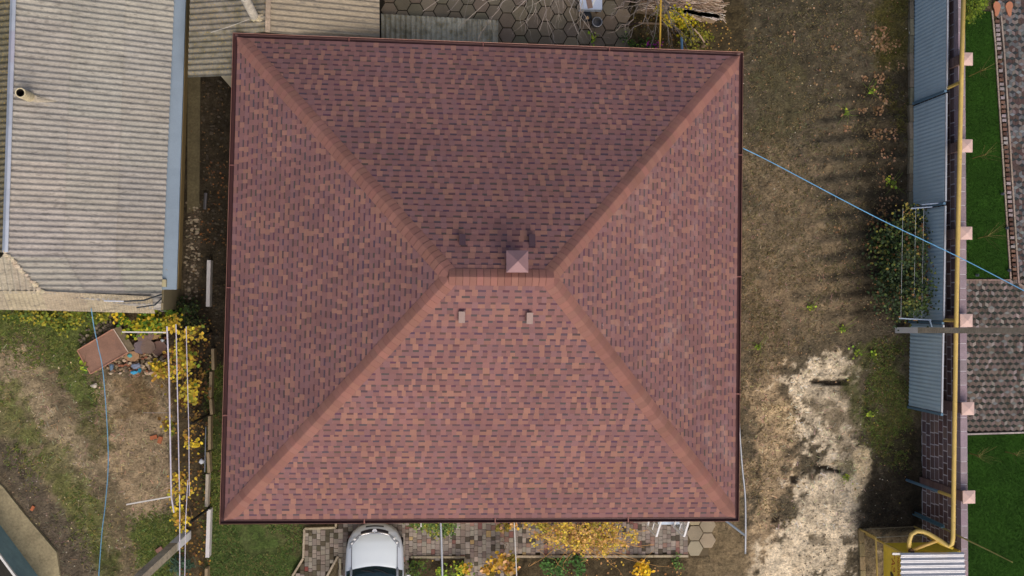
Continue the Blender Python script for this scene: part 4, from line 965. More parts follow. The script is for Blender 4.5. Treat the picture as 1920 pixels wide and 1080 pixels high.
# yellow shrub hanging over the front path
shrub('yellow_shrub', 'large yellow autumn shrub spilling over the front path', 'shrub', (1075, 1010),
      [(1080, 1000, 1.1, 50, 28, .5), (1110, 1015, .9, 55, 24, .45), (1060, 990, 1.3, 60, 16, .35), (1025, 995, .8, 40, 18, .4), (1150, 1005, .8, 45, 24, .4), (1000, 985, .5, 30, 10, .3)],
      2300, .075, [S(216, 186, 70), S(198, 170, 70), S(160, 150, 60), S(206, 164, 96), S(180, 140, 90)], [P(985+i*8, 1005+random.uniform(-22, 62), random.uniform(.3, 1.7)) for i in range(32)], scol=S(196, 152, 96), wts=[5, 5, 3, 4, 3])
shrub('yellow_vine', 'orange and yellow leaved vine over the cobbles beside the thin white pipe', 'vine', (948, 1050), [(948, 1040, .9, 16, 26, .4), (930, 1062, .8, 34, 14, .3), (962, 1060, .9, 14, 20, .4), (945, 1005, 1.0, 10, 20, .3), (900, 1070, .6, 30, 10, .3), (940, 985, .5, 26, 6, .2)], 330, .125, [S(206, 164, 50), S(178, 132, 50), S(214, 170, 120), S(130, 116, 46)], scol=S(120, 96, 70))
shrub('climber', 'bushy green climber hanging from the eave right of the car', 'shrub', (820, 975), [(815, 984, 1.0, 34, 10, .5), (830, 994, .9, 22, 12, .4), (792, 982, .7, 24, 7, .4)], 950, .07, [S(92, 116, 56), S(70, 94, 44), S(116, 136, 70), S(150, 150, 60)])
shrub('flower_bed_plant', 'green bed plant with yellow leaves in the kerbed bed right of the car', 'plant', (850, 1068), [(850, 1065, .3, 20, 16, .25), (838, 1075, .2, 20, 10, .2), (868, 1070, .3, 12, 14, .2)], 260, .09, LIME+GRN+YEL[:1])
shrub('bed_shrub', 'dark green plant beside the kerb near the car windscreen', 'plant', (788, 1068), [(785, 1066, .3, 16, 14, .25), (775, 1074, .2, 14, 10, .2)], 240, .07, GRN)
shrub('bed_shrub', 'green leafy plant under the hanging twigs of the yellow shrub', 'plant', (1040, 1066), [(1035, 1066, .3, 28, 12, .2), (1075, 1060, .3, 24, 14, .2)], 420, .08, [S(70, 110, 50), S(56, 84, 40), S(90, 126, 60)])
shrub('small_shrub', 'small bright yellow shrub in the front bed', 'shrub', (1208, 1068), [(1208, 1066, .4, 14, 14, .3)], 110, .11, [S(226, 186, 34), S(206, 160, 30), S(236, 200, 60)])
shrub('bed_shrub', 'small green weed near the hexagonal slabs', 'plant', (1272, 1052), [(1272, 1052, .1, 8, 10, .1)], 60, .07, [S(100, 130, 60), S(80, 110, 50)])
# back garden
shrub('yellow_shrub', 'bright yellow green shrub around the yellow pipe behind the house', 'shrub', (1265, 35), [(1262, 32, .9, 20, 16, .4), (1250, 22, .8, 14, 10, .3), (1282, 42, .6, 14, 12, .3)], 620, .09, [S(206, 182, 30), S(176, 170, 36), S(226, 196, 50), S(120, 126, 36)])
shrub('garden_bush', 'olive green bush beside the eave behind the house', 'shrub', (1300, 80), [(1300, 76, .4, 24, 20, .3), (1290, 60, .4, 20, 14, .3), (1318, 60, .2, 20, 20, .15)], 620, .08, [S(130, 130, 40), S(104, 104, 36), S(160, 150, 50), S(80, 76, 34)])
shrub('flower_pot_plant', 'low green plant by the eave next to the pink flowers', 'plant', (1200, 88), [(1205, 86, .2, 24, 9, .15), (1178, 70, .25, 6, 10, .2)], 240, .07, GRN+LIME[:1])
shrub('pink_flowers', 'patch of magenta flowers against the back eave', 'flowers', (1230, 88), [(1232, 84, .25, 10, 6, .12), (1222, 88, .2, 6, 4, .1)], 60, .07, [S(176, 50, 150), S(150, 36, 120)])
shrub('small_plant', 'single yellow green plant growing between two hexagonal slabs', 'plant', (1115, 68), [(1115, 67, .08, 4, 6, .06)], 16, .09, LIME)
shrub('conifer', 'bright green conifer at the top end of the upper lawn', 'shrub', (1822, 20), [(1828, 8, .9, 16, 16, .6), (1820, 26, .5, 12, 12, .4), (1838, 0, .9, 12, 10, .4)], 1500, .06, [S(88, 110, 24), S(66, 88, 18), S(110, 128, 30)])
for x, y, r, lb in ((1670, 341, 12, 'lime green broad plant lying near the metal fence'), (1580, 617, 5, 'small lime weed alone in the middle of the bare yard'), (1634, 776, 9, 'lime green weed beside the green verge below the pole'), (1604, 660, 6, 'small yellow green weed at the sand edge'), (1637, 664, 5, 'small green weed right of the sand edge'), (1421, 650, 4, 'tiny yellow weed near the east eave'), (1587, 896, 5, 'yellow weed at the end of the lower trench'), (1586, 212, 4, 'tiny lime weed in the upper yard'), (1633, 170, 4, 'tiny weed among fallen leaves in the upper yard'), (1520, 577, 4, 'tiny yellow weed in the furrowed yard')):
    shrub('weed', lb, 'plant', (x, y), [(x, y, .06, r*.8, r*.45, .04)], 3+int(r*1.2), .085, LIME, [P(x+random.uniform(-r, r)*.6, y+random.uniform(-r, r)*.4, .06) for _ in range(3)], scol=S(110, 130, 50), group='weeds in the bare yard')
# bare trees
def baretree(label, base, tips, r, col, z0=2.0):
    t = thing('bare_tree', P(*base, 0), label, 'tree'); mb = MB(); B = P(*base, -.05); f = P(*base, 0)+Vector((.05, 0, z0)); mb.tube([B, lerp(B, f, .5)+Vector((.04, .03, 0)), f], r, 8, col, r2=r*.7); mb.build('trunk', M['bark'], t)
    mb = MB()
    def br(p, q, rr, dep):
        n = 6; pts = [p]; d = q-p; L = d.length
        for i in range(1, n+1): pts.append(p+d*(i/n)+Vector((random.uniform(-1, 1), random.uniform(-1, 1), random.uniform(-.6, .6)))*L*.05)
        mb.tube(pts, rr, 5, jit(col, .15), r2=rr*.45)
        if dep > 0:
            for k in range(3 if dep > 1 else 4):
                s = pts[random.randint(1, n-1)]; a = random.uniform(-.9, .9); e = Vector((d.x*math.cos(a)-d.y*math.sin(a), d.x*math.sin(a)+d.y*math.cos(a), d.z*.5+random.uniform(-.25, .25)*L)); br(s, s+e*random.uniform(.3, .55), rr*.5, dep-1)
    for tp in tips: br(f, P(*tp), r*.36, 2)
    mb.build('branches', M['bark'], t)
baretree('bare grey branched tree overhanging the back courtyard', (1205, 12), [(1175, 45, 2.6), (1255, 80, 2.4), (1290, 90, 2.2), (1225, 85, 2.3), (1185, 70, 2.0), (1300, 55, 2.5), (1150, 20, 2.8), (1270, 30, 3.0)], .05, S(134, 122, 112), 1.6)
baretree('thin bare tree with hanging twigs at the upper frame edge', (1035, -70), [(965, 18, 2.6), (1010, 50, 2.2), (1078, 60, 2.4), (1098, 62, 2.0), (1050, 20, 2.7), (870, 40, 2.4), (930, 20, 2.6), (900, 5, 2.5), (800, 8, 2.6)], .045, S(168, 156, 144), 2.4)
for (bx_, by_, tx, ty), lb in zip(((1817, 143, 1855, 126), (1823, 297, 1855, 288), (1833, 447, 1858, 441), (1817, 850, 1842, 858), (1885, 847, 1912, 855)), ('bare sapling in the lawn near the uppermost pillar', 'bare sapling in the lawn beside the second pillar from the top', 'bare sapling in the lawn beside the third pillar', 'bare sapling in the lower lawn close to the wall', 'bare sapling in the lower lawn at the frame edge')):
    t = thing('sapling', P(bx_, by_, 0), lb, 'tree', 'bare saplings in the lawns'); mb = MB(); b = P(bx_, by_, 0); f = P(lerp(bx_, tx, .8), lerp(by_, ty, .8), .95); mb.tube([b, lerp(b, f, .5)+Vector((.01, .01, 0)), f], .014, 6, S(140, 124, 70)); mb.build('trunk', M['bark'], t)
    mb = MB()
    for k in range(13):
        a = random.uniform(0, 6.28); l = random.uniform(.25, .6); s = lerp(b, f, random.uniform(.55, 1)); e = s+Vector((math.cos(a)*l*.75+.15, math.sin(a)*l*.75, l*.9)); mb.tube([s, lerp(s, e, .5)+Vector((random.uniform(-.03, .03),)*3), e], .0045, 4, jit(S(130, 120, 74), .15), r2=.002)
    mb.build('branches', M['bark'], t)

# ------------------------------------------------------------------ ground cover (uncountable)
def scatter(poly, n, fn):
    W = W2(poly); x0, x1, y0, y1 = bbox(W); k = 0
    while k < n:
        p = (random.uniform(x0, x1), random.uniform(y0, y1)); k += 1
        if inpoly(p, W): fn(p[0], p[1], gz(p))
gr = MB()
gpat = fbm(GX, GY, 1.3, 55)
def blade(base, dens=.5):
    def f(x, y, z):
        x += random.gauss(0, .16); y += random.gauss(0, .16); z = gz((x, y))
        if float(fbm(np.array(x), np.array(y), 1.4, 55)) < dens: return
        a = random.uniform(0, 6.283); l = random.uniform(.04, .09); c = jit(random.choice(base), .25, .1)
        for q in range(2):
            a += 1.3; dx, dy = math.cos(a)*.016, math.sin(a)*.016
            gr.add([(x-dx, y-dy, z-.01), (x+dx, y+dy, z+.004), (x+random.uniform(-.09, .09), y+random.uniform(-.09, .09), z+l*.5)], [(0, 1, 2)], c)
    return f
GG = [S(92, 108, 46), S(108, 122, 54), S(76, 92, 40), S(126, 128, 66)]
scatter([(-60,580),(205,580),(190,640),(150,660),(190,740),(185,800),(95,700),(-60,640)], 9000, blade(GG, .35))
scatter([(-60,680),(30,730),(130,850),(200,980),(170,1060),(90,930),(-60,800)], 9000, blade(GG+[S(130, 120, 66)], .45))
scatter([(250,975),(330,962),(332,1100),(285,1100),(262,1050)], 4000, blade(GG, .3))
scatter([(396,978),(560,978),(560,1100),(396,1100)], 8000, blade([S(84, 108, 52), S(70, 92, 44), S(98, 118, 56), S(120, 116, 70)], .42))
scatter([(394,690),(420,690),(418,980),(394,980)], 2500, blade(GG, .4))
scatter([(1610,640),(1700,640),(1700,880),(1630,850)], 6000, blade(GG[1:3]+[S(120, 110, 60), S(84, 80, 44), S(96, 88, 50), S(84, 108, 40)], .51))
scatter([(1640,0),(1705,0),(1700,280),(1650,150)], 4000, blade([S(92, 88, 40), S(78, 74, 34)], .42))
scatter([(1400,0),(1640,0),(1640,640),(1400,640)], 9000, blade([S(104, 96, 66), S(88, 84, 54), S(124, 108, 74)], .5))
scatter([(1330,985),(1500,985),(1500,500),(1390,500)], 5000, blade([S(140, 122, 88), S(120, 106, 72)], .5))
def straw(x, y, z):
    a = random.uniform(0, 6.283); l = random.uniform(.05, .16); dx, dy = math.cos(a)*l, math.sin(a)*l; q = .006
    gr.add([(x-dy/l*q, y+dx/l*q, z+.012), (x+dx-dy/l*q, y+dy+dx/l*q, z+.02), (x+dx+dy/l*q, y+dy-dx/l*q, z+.02), (x+dy/l*q, y-dx/l*q, z+.012)], [(3, 2, 1, 0)], jit(tuple(min(.8, c*random.uniform(1.2, 2.0)) for c in gcol((x, y))), .1))
scatter([(1390,0),(1705,0),(1705,1000),(1390,1000)], 2200, straw); scatter([(0,620),(320,700),(320,1080),(0,1080)], 1500, straw)
tag(gr.build('ground_grass', M['leaf']), 'sparse grass and weeds growing over the bare yards', 'grass', kind='stuff')
lv = MB()
def fall(pal, size=.09):
    def f(x, y, z): lv.leaf((x, y, z+.02), size*random.uniform(.5, 1.25), jit(random.choice(pal), .25, .08), .35)
    return f
FL = [S(150, 116, 84), S(128, 98, 68), S(166, 132, 102), S(108, 84, 54)]
for cx, cy, r, n in ((1655,62,14,50),(1650,80,16,70),(1662,92,10,30),(1680,82,9,20),(1608,60,6,16),(1610,70,6,12),(1565,88,5,10),(1650,140,10,24),(1648,150,8,16),(1621,148,5,12),(1636,170,8,20),(1655,185,10,16),(1648,208,10,34),(1645,250,11,34),(1672,252,12,40),(1588,242,7,14),(1618,208,6,14),(1660,125,14,10),(1690,125,8,8),(1660,340,14,14),(1670,360,12,14),(1665,290,12,14),(1603,286,7,6),(1660,385,14,24),(1570,430,7,14),(1650,470,14,16),(1655,320,20,14),(1485,68,10,8),(1575,160,60,20)):
    scatter([(cx-r, cy-r), (cx+r, cy-r), (cx+r, cy+r), (cx-r, cy+r)], n, fall(FL))
scatter([(1395,0),(1700,0),(1700,640),(1395,640)], 520, fall(FL+[S(150, 130, 96)], .055))
scatter([(1395,640),(1720,640),(1720,1000),(1395,1000)], 160, fall(FL+[S(150, 140, 60)], .05))
scatter([(330,600),(395,600),(395,1080),(330,1080)], 420, fall(RUSTY+[S(176, 140, 60)], .08))
scatter([(375,300),(425,300),(420,460),(375,460)], 60, fall([S(128, 84, 46), S(104, 72, 42)], .075))
scatter([(0,600),(320,600),(320,1080),(0,1080)], 260, fall([S(190, 170, 136), S(150, 120, 84), S(120, 110, 60)], .045))
scatter([(620,985),(1290,985),(1290,1080),(760,1080)], 260, fall([S(186, 140, 90), S(170, 120, 70), S(200, 170, 70)], .07))
scatter([(1190,0),(1340,0),(1390,95),(1190,95)], 260, fall([S(176, 140, 80), S(150, 110, 60), S(120, 110, 50)], .06))
scatter([(345,150),(430,150),(420,960),(380,960)], 420, fall([S(90, 70, 46), S(110, 84, 50)], .06))
tag(lv.build('fallen_leaves', M['leaf']), 'fallen brown leaves strewn over the yards', 'leaves', kind='stuff')
pbm = MB()
def peb(pal, r=.02):
    def f(x, y, z): pbm.rock((x, y, z+.005), r*random.uniform(.5, 1.8), jit(random.choice(pal), .2), .6)
    return f
ST = [S(150, 138, 116), S(120, 108, 88), S(96, 86, 68), S(190, 180, 162)]
scatter([(1395,0),(1700,0),(1700,1000),(1395,1000)], 750, peb(ST, .014)); scatter([(0,640),(320,700),(320,1080),(0,1080)], 400, peb(ST, .014))
scatter([(350,380),(376,380),(372,560),(345,560)], 260, peb([S(130, 118, 100), S(96, 84, 68), S(160, 146, 126)], .035)); scatter([(378,150),(425,150),(415,640),(385,640)], 200, peb([S(76, 68, 56), S(60, 52, 42)], .035))
scatter([(1500,1000),(1606,1000),(1606,1080),(1500,1080)], 120, peb(ST, .02))
def clod(r):
    def f(x, y, z):
        g_ = gcol((x, y)); k = random.uniform(.62, 1.15); pbm.rock((x, y, z+.005), r*random.uniform(.4, 1.8), tuple(c*k for c in g_), .5)
    return f
scatter([(1390,0),(1705,0),(1705,1080),(1390,1080)], 5200, clod(.03))
scatter([(0,620),(320,720),(320,1080),(0,1080)], 1700, clod(.022))
tag(pbm.build('pebbles', M['rubble']), 'small stones and clods lying over the bare soil', 'stones', kind='stuff')

# ------------------------------------------------------------------ left yard objects
rp = MB()
def rub(pal, r, z=0.0):
    def f(x, y, zz): rp.rock((x, y, zz+z+random.uniform(0, .12)), r*random.uniform(.5, 1.5), jit(random.choice(pal), .2, .05), .5)
    return f
scatter([(200,600),(245,592),(240,625),(205,640),(150,650),(146,630),(180,606)], 330, rub([S(120, 108, 92), S(96, 86, 72), S(140, 126, 106)], .05))
scatter([(215,655),(240,635),(312,630),(314,690),(290,706),(200,700),(196,690)], 620, rub([S(170, 148, 118), S(140, 118, 92), S(120, 104, 86), S(190, 172, 146), S(150, 100, 76)], .05))
tag(rp.build('rubble', M['rubble']), 'heap of crushed rubble beside the rusty sheet', 'rubble', kind='stuff')
sht = MB(); q = [P(145, 657, .18), P(170, 701, .12), P(240, 661, .30), P(212, 617, .34)]; dn = Vector((0, 0, -.03))
ix = lambda f, g: lerp(lerp(q[0], q[1], g), lerp(q[3], q[2], g), f)
t = thing('rusty_sheet', P(190, 660, 0), 'rusty brown steel sheet lying aslant on the rubble under the blue cable', 'metal sheet')
sht.add([ix(0, 0), ix(0, 1), ix(1, 1), ix(1, 0)]+[v+dn for v in (ix(0, 0), ix(0, 1), ix(1, 1), ix(1, 0))], [(0, 1, 2, 3), (7, 6, 5, 4), (0, 4, 5, 1), (1, 5, 6, 2), (2, 6, 7, 3), (3, 7, 4, 0)], S(138, 106, 90)); sht.build('sheet', M['rust'], t)
mb = MB(); e = .04
for a, b in ((ix(0, 0), ix(0, 1)), (ix(0, 1), ix(1, 1)), (ix(.02, .0), ix(1, 0))): mb.beam(a+Vector((0, 0, .01)), b+Vector((0, 0, .01)), .03, .04, S(176, 130, 108))
mb.build('rim', M['rust'], t)
mb = MB(); a, b = ix(1, 0), ix(1, 1); d = (ix(1, 0)-ix(0, 0)).normalized(); o2 = Vector((0, 0, -.02)); mb.add([a+o2, b+o2, b+d*.22+o2*2, a+d*.22+o2*2]+[v+Vector((0, 0, -.03)) for v in (a+o2, b+o2, b+d*.22+o2*2, a+d*.22+o2*2)], [(0, 1, 2, 3), (7, 6, 5, 4), (1, 5, 6, 2), (2, 6, 7, 3), (3, 7, 4, 0)], S(116, 104, 84)); mb.build('flap', M['concrete'], t)
mb = MB(); mb.beam(ix(1.01, 0), ix(1.01, 1), .02, .02, S(206, 190, 176)); mb.build('edge', M['white'], t)
slabs = [(272,632,.32,.30,.3,S(132,110,102),'brown slab fragment near the top of the rubble heap'),(286,628,.30,.22,.9,S(160,130,90),'tan slab fragment under the white trellis arm'),(262,652,.26,.24,.5,S(116,104,108),'grey slab fragment in the middle of the rubble'),(276,650,.30,.26,-.3,S(124,104,92),'brown cracked slab fragment by the teal strip'),(296,652,.30,.30,.1,S(122,96,86),'round brown slab fragment next to the trellis wire'),(248,668,.3,.2,.5,S(168,132,98),'ochre slab fragment beside the rusty sheet corner')]
for x, y, a_, b_, rz, c, lb in slabs:
    mb = MB(); p = P(x, y, .24); n = 7; k0 = random.random(); pts = []
    for k in range(n): an = rz+2*math.pi*k/n; q_ = random.uniform(.8, 1.1); pts.append((p.x+math.cos(an)*a_*q_*.8, p.y+math.sin(an)*b_*q_*.8))
    mb.prism(pts, .13, .2+random.uniform(.0, .06), c); tag(mb.build('slab_fragment', M['rust']), lb, 'slab', 'slab fragments on the rubble')
for x, y, a_, b_, rz, c, lb in ((252,698,.2,.1,.1,S(70,160,200),'bright blue plastic scrap at the lower rubble edge'),(262,694,.1,.14,.3,S(40,130,160),'teal blue plastic scrap next to the bright blue one'),(243,667,.13,.1,.2,S(90,160,160),'turquoise scrap near the corner of the rusty sheet'),(210,688,.12,.18,.2,S(96,116,136),'grey blue stone scrap below the rusty sheet'),(254,686,.24,.16,.1,S(120,130,150),'grey blue crumpled scrap above the bright blue one'),(305,638,.1,.08,.4,S(190,200,206),'pale blue scrap beside the trellis wire'),(287,700,.3,.12,-.4,S(206,176,150),'pale board fragment at the lower rubble edge'),(175,724,.16,.12,.5,S(190,180,166),'pale stone lump beside the blue cable below the rusty sheet')):
    mb = MB(); p = P(x, y, .2); zg = .1 if y > 710 else .22; mb.rock((p.x, p.y, zg), .5, c, .12)
    for i in range(len(mb.v)): v = mb.v[i]; mb.v[i] = (p.x+(v[0]-p.x)*a_*1.3, p.y+(v[1]-p.y)*b_*1.6, zg+(v[2]-zg))
    tag(mb.build('scrap', M['rubble']), lb, 'scrap', 'scraps on the rubble')
for x, y, rz, lb in ((288,820,.3,'orange brick on the bare dirt, left of the pair'),(300,825,1.3,'orange brick on the bare dirt, right of the pair'),(61,953,1.1,'orange brick fragment beside the concrete apron'),(299,1030,.6,'dull red brick fragment by the foot of the concrete pole')):
    mb = MB(); p = G(x, y); mb.box((p.x, p.y, p.z+.04), (.2, .11, .08) if y != 953 else (.14, .08, .06), rz, S(176, 106, 72) if y < 1000 else S(130, 96, 84)); tag(mb.build('brick', M['brick']), lb, 'brick', 'loose bricks')
# edging boards along the alley
bds = [((392,488),(390,575),.13,'whitish board upright in the alley, farthest from the car','c'),((399,654),(400,694),.1,'first short edging board below the alley','w'),((396,697),(394,746),.1,'edging board level with the yellow vine top','w'),((395,748),(397,777),.1,'short edging board ending at the middle trellis post','w'),((393,780),(393,843),.1,'long brown edging board below the middle trellis post','w'),((390,848),(392,886),.1,'short brown edging board above the whitewashed ones','w'),((389,889),(387,950),.1,'half whitewashed edging board above the lower trellis post','w2'),((392,955),(389,1045),.13,'whitewashed edging board with black stains by the house corner','c'),((387,1066),(387,1110),.1,'dull edging board at the lower frame edge','w')]
for a, b, wd, lb, k in bds:
    mb = MB(); A, B = P(*a, .28), P(*b, .28); c = S(206, 202, 200) if k == 'c' else S(150, 132, 104) if k == 'w' else S(176, 166, 150)
    mb.beam(A-Vector((0, 0, .17)), B-Vector((0, 0, .17)), wd*.8, .42, c); tag(mb.build('edging_board', M['white'] if k == 'c' else M['wood']), lb, 'edging board', 'edging boards along the alley')
mb = MB(); mb.tube([P(386, 800, .1), P(385, 840, .15), P(384, 885, .1)], .015, 6, S(150, 156, 166)); tag(mb.build('thin_pipe', M['zinc']), 'thin grey pipe lying beside the edging boards', 'pipe')
mb = MB(); p = G(378, 865, .03); mb.rock(p, .1, S(206, 210, 216), .5); tag(mb.build('paper_scrap', M['white']), 'crumpled white paper beside the edging boards', 'litter')
# alley floor strip
mb = MB(); W = [P(352, 120, 0), P(376, 120, 0), P(374, 390, 0), P(351, 400, 0)]; mb.prism([(v.x, v.y) for v in W], -.1, .02, S(98, 90, 68)); tag(mb.build('concrete_strip', M['concrete']), kind='structure')
mb = MB(); mb.tube([P(386, 362, .12), P(384, 392, .12)], .05, 8, S(110, 108, 112)); tag(mb.build('pipe_offcut', M['zinc']), 'short grey pipe offcut lying in the dark alley', 'pipe')
# concrete apron and low teal walled building bottom left
mb = MB(); W = [(-80,840),(8,912),(47,962),(108,1034),(119,1110),(40,1140),(-80,1000)]; mb.prism(W2(W), -.1, .1, S(156, 144, 114)); tag(mb.build('concrete_apron', M['concrete']), kind='structure')
tb = thing('cellar_building', P(30, 1050, 0), 'low building corner with flaking teal wall and white roof edge', 'building')
a, b = P(-80, 872, 0), P(105, 1120, 0); d = (b-a).normalized(); nn = Vector((d.y, -d.x, 0)); nn = nn if nn.y < 0 else -nn
MT = mat('flaking_teal_paint', .75, n1=2.5, v1=.2, n2=50, v2=.12, bump=.3, patch=(S(150, 160, 160), 4.5, .62, .04, .8), patch2=(S(80, 100, 70), 7, .6, .1, .5))
mb = MB(); mb.prism([tuple(a), tuple(b), tuple(b+nn*3), tuple(a+nn*3)], .1, 1.2, S(124, 154, 160)); mb.build('wall', MT, tb)
mb = MB(); mb.prism([tuple(a-nn*.01), tuple(b-nn*.01), tuple(b+nn*3), tuple(a+nn*3)], 1.203, 1.24, S(52, 50, 44)); o = mb.build('roof', M['concrete'], tb)
mb = MB(); mb.beam(a+Vector((0, 0, 1.26)), b+Vector((0, 0, 1.26)), .06, .08, S(214, 212, 206)); mb.build('roof_edge', M['white'], tb)
# cables
def cable(label, pts, r, col, name='cable', m='cable', grp=None):
    P_ = [P(*p) for p in pts]; out = []
    for i in range(len(P_)-1):
        p0, p1, p2, p3 = P_[max(i-1, 0)], P_[i], P_[i+1], P_[min(i+2, len(P_)-1)]
        for k in range(6):
            t = k/6; out.append(.5*((2*p1)+(p2-p0)*t+(2*p0-5*p1+4*p2-p3)*t*t+(3*p1-p0-3*p2+p3)*t**3))
    out.append(P_[-1]); mb = MB(); mb.tube(out, r, 6, col); return tag(mb.build(name, M[m], smooth=True), label, name.replace('_', ' '), grp)
cable('blue overhead cable from the house eave across the yard and fence', [(1393, 278, 2.98), (1450, 306, 3.0), (1640, 406, 3.5), (1800, 483, 4.1), (1960, 566, 5.0)], .013, S(112, 176, 220))
cable('blue cable hanging down over the left yard from the outbuilding roof', [(171, 578, 3.0), (176, 612, 2.9), (184, 650, 2.8), (194, 705, 2.7), (203, 850, 2.6), (198, 940, 2.7), (191, 1000, 2.9), (183, 1110, 3.3)], .013, S(110, 160, 190))
cable('grey white pipe running beside the east eave to the bare ground', [(1384.5, 770, 1.6), (1388, 830, 1.5), (1392, 880, 1.4), (1397, 930, 1.3), (1398, 985, 1.2), (1397.5, 1038, 1.0)], .03, S(160, 164, 172), 'pipe', 'zinc')
cable('blue grey brace pipe at the south east house corner', [(1350, 968, 2.2), (1396, 1003, 1.2)], .035, S(130, 142, 156), 'brace_pipe', 'paint')
cable('grey pipe crossing the path above the kerbed bed', [(826, 976, 2.3), (828, 1020, 2.3), (830, 1110, 2.3)], .03, S(176, 180, 186), 'pipe', 'zinc')
cable('thin white pipe above the orange leaved vine', [(964, 975, 2.3), (966, 1020, 2.3), (970, 1110, 2.3)], .016, S(214, 210, 204), 'pipe', 'white')
cable('short white pipe stub below the south gutter near the climber', [(789, 972, 2.0), (789.5, 988, 2.0)], .02, S(220, 218, 210), 'pipe_stub', 'white')
cable('yellow gas riser pipe behind the house', [(1240, -60, 2.4), (1238.5, 30, 2.4), (1237, 99, 2.5)], .028, S(200, 160, 60), 'gas_riser', 'yellow')
cable('short pale blue pipe at the back eave', [(1278, 70, 1.8), (1279, 100, 1.8)], .04, S(120, 160, 190), 'pipe', 'paint')
# trellis arms in the fence bush
ta = thing('vine_support', P(1700, 500, 0), 'white steel arms and wires inside the bush at the metal fence', 'trellis')
for pts in (((1686, 597), (1746, 600)), ((1708, 391), (1748, 388)), ((1728, 384), (1770, 380))):
    mb = MB(); mb.beam(P(*pts[0], 1.75), P(*pts[1], 1.95), .035, .03, S(160, 174, 192)); mb.build('arm', M['paint'], ta)
for x in (1692, 1716, 1731):
    mb = MB(); mb.tube([P(x+1, 391, 1.78), P(x-3, 598, 1.78)], .006, 4, S(176, 180, 180)); mb.build('wire', M['zinc'], ta)
mb = MB(); mb.beam(P(1743, 600, 1.9), P(1747, 613, 1.9), .04, .03, S(150, 170, 190)); mb.build('hook', M['paint'], ta)
# courtyard objects
tbl = thing('small_table', P(1108, 5, 0), 'small table under a white and blue cloth in the back courtyard', 'table')
mb = MB(); a, b = P(1088, -22, .62), P(1128, 16.5, .62); cx, cy = (a.x+b.x)/2, (a.y+b.y)/2; sx, sy = abs(b.x-a.x), abs(a.y-b.y); mb.box((cx, cy, .6), (sx, sy, .04), col=S(150, 118, 80)); mb.build('tabletop', M['wood'], tbl)
mb = MB(); mb.box((cx, cy, .627), (sx+.03, sy+.03, .012), col=S(190, 200, 218)); mb.box((cx-.06, cy-.1, .636), (.16, .4, .012), .2, col=S(140, 116, 104)); mb.box((cx+.12, cy-.02, .636), (.05, .5, .01), -.4, col=S(226, 226, 222))
mb.box((cx, cy-sy/2-.02, .5), (sx+.03, .015, .24), col=S(186, 196, 212)); o = mb.build('tablecloth', M['plaster']); tag(o, 'white and pale blue cloth spread over the small courtyard table', 'tablecloth')
for u in (-1, 1):
    for v in (-1, 1): q = MB(); q.box((cx+u*(sx/2-.05), cy+v*(sy/2-.05), .29), (.05, .05, .58), col=S(120, 92, 62)); q.build('leg', M['wood'], tbl)
bk_ = thing('bucket', P(1119, 44, 0), 'round grey metal bucket on the hexagonal slabs', 'bucket'); c = P(1120, 41, .3)
mb = MB(); seg = 24
def ring(r, z): return [(c.x+r*math.cos(2*math.pi*k/seg), c.y+r*math.sin(2*math.pi*k/seg), z) for k in range(seg)]
vs = ring(.12, 0)+ring(.145, .3)+ring(.132, .3)+ring(.11, .06)
mb.add(vs, [(i*seg+k, i*seg+(k+1) % seg, (i+1)*seg+(k+1) % seg, (i+1)*seg+k) for i in range(3) for k in range(seg)], S(150, 150, 150)); mb.add(vs, [tuple(3*seg+k for k in range(seg))], S(96, 96, 98)); mb.build('pail', M['zinc'], bk_)
mb = MB(); mb.tube([(c.x+.145*math.cos(a), c.y+.145*math.sin(a), .3) for a in np.linspace(0, 6.283, 25)], .009, 5, S(190, 190, 192)); mb.build('rim', M['zinc'], bk_)
pot = thing('black_pot', P(1099, 33, 0), 'black sooty round pot with a yellowish lid beside the bucket', 'pot'); c = P(1100, 30, .2)
mb = MB()
prf = [(.10, 0), (.155, .06), (.17, .14), (.155, .22), (.13, .25), (.06, .27), (.0, .275)]; vs = []
for r, z in prf[:-1]: vs += [(c.x+r*math.cos(2*math.pi*k/16), c.y+r*math.sin(2*math.pi*k/16), z) for k in range(16)]
mb.add(vs, [(i*16+k, i*16+(k+1) % 16, (i+1)*16+(k+1) % 16, (i+1)*16+k) for i in range(5) for k in range(16)]+[tuple(80+k for k in range(16))], S(40, 44, 50)); mb.build('vessel', M['darkplastic'], pot, smooth=True)
mb = MB(); mb.rock((c.x+.01, c.y-.07, .27), .06, S(196, 160, 110), .3); mb.build('lid', M['rust'], pot)
rd = thing('reed_stack', P(1270, 10, 0), 'long stack of dry reeds with pale cut edge behind the house', 'reed stack'); mb = MB()
for _ in range(1100):
    x = random.uniform(1200, 1343); y = random.uniform(-40, 20+(x-1200)*.085); p = P(x, y, random.uniform(.6, .8)); a = random.gauss(-.12, .3); l = random.uniform(.2, .5)
    mb.beam(p, p+Vector((math.cos(a)*l, math.sin(a)*l, random.uniform(-.05, .05))), .015, .012, jit(random.choice([S(190, 166, 140), S(160, 132, 108), S(130, 108, 86), S(206, 184, 164)]), .15))
for _ in range(420):
    x = random.uniform(1255, 1342); y = 17+(x-1255)*.145+random.uniform(-3, 3); p = P(x, y, .8); a = -.15+random.gauss(0, .12); l = random.uniform(.15, .35)
    mb.beam(p, p+Vector((math.cos(a)*l, math.sin(a)*l, 0)), .018, .014, jit(S(226, 214, 200), .12))
mb.build('reeds', M['wood'], rd)
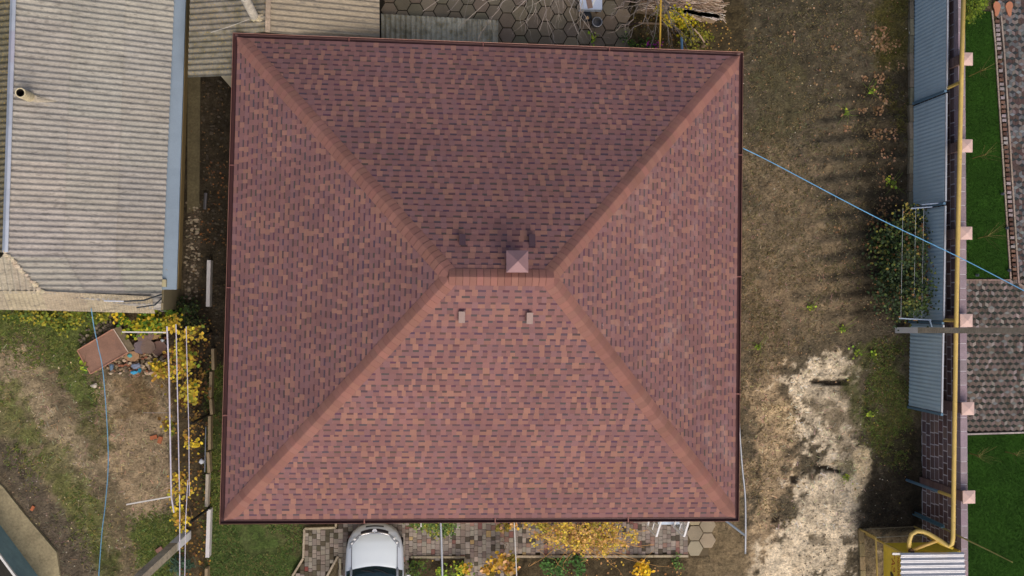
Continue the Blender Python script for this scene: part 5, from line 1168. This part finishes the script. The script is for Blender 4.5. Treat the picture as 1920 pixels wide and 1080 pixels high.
mb = MB(); mb.prism([tuple(P(*q_, .5).xy) for q_ in ((1198, -60), (1334, -60), (1346, 36), (1262, 25), (1198, 16))], .0, .6, S(170, 148, 122)); mb.build('base', M['wood'], rd)
mb = MB(); mb.tube([P(1301, 54, .9), P(1312, 66, .6), P(1321, 80, .3)], .025, 6, S(196, 168, 140)); tag(mb.build('wooden_stick', M['wood']), 'pale wooden stick leaning on the dark pipe mouth behind the house', 'stick')
mb = MB(); c = P(1323, 80, .3); mb.tube([(c.x, c.y, -.02), (c.x, c.y, .3)], .085, 14, S(150, 130, 110)); mb.tube([(c.x, c.y, .29), (c.x, c.y, .305)], .065, 14, S(30, 26, 24)); tag(mb.build('pipe_stub', M['concrete']), 'short upright pipe with dark mouth in the back garden', 'pipe')
mb = MB(); c = G(1310, 53, .05); mb.box(c, (.13, .22, .04), .05, S(206, 184, 150)); tag(mb.build('wood_block', M['wood']), 'small pale block lying in the back garden', 'block')
mb = MB(); mb.beam(P(1158, 52, .08), P(1197, 43, .08), .05, .06, S(62, 48, 40)); mb.beam(P(1197, 43, .08), P(1266, 46, .1), .05, .05, S(150, 128, 104)); tag(mb.build('branch_log', M['bark']), 'dark branch lying across the hexagonal slabs', 'branch')
for x, y, lb in ((1876.5, 364, 'small garden spotlight near the kerb, upper one'), (1885, 428, 'small garden spotlight near the kerb, beside the third sapling'), (1829, 516, 'small garden spotlight at the end of the upper lawn near the wall'), (1889, 507, 'small garden spotlight at the lower kerb corner of the lawn')):
    t = thing('garden_spotlight', P(x, y, 0), lb, 'garden light', 'garden spotlights'); p = P(x, y, 0); mb = MB(); mb.tube([p, p+Vector((0, 0, .08))], .02, 6, S(60, 64, 68)); mb.build('stake', M['darkplastic'], t); mb = MB(); mb.tube([p+Vector((-.02, 0, .08)), p+Vector((.03, .0, .14))], .045, 10, S(90, 100, 112)); mb.build('lamp_head', M['zinc'], t)
mb = MB(); p = G(1708, 62, .05); mb.rock(p, .1, S(226, 228, 230), .4); tag(mb.build('paper_scrap', M['white']), 'white paper scrap at the fence foot in the upper yard', 'litter')
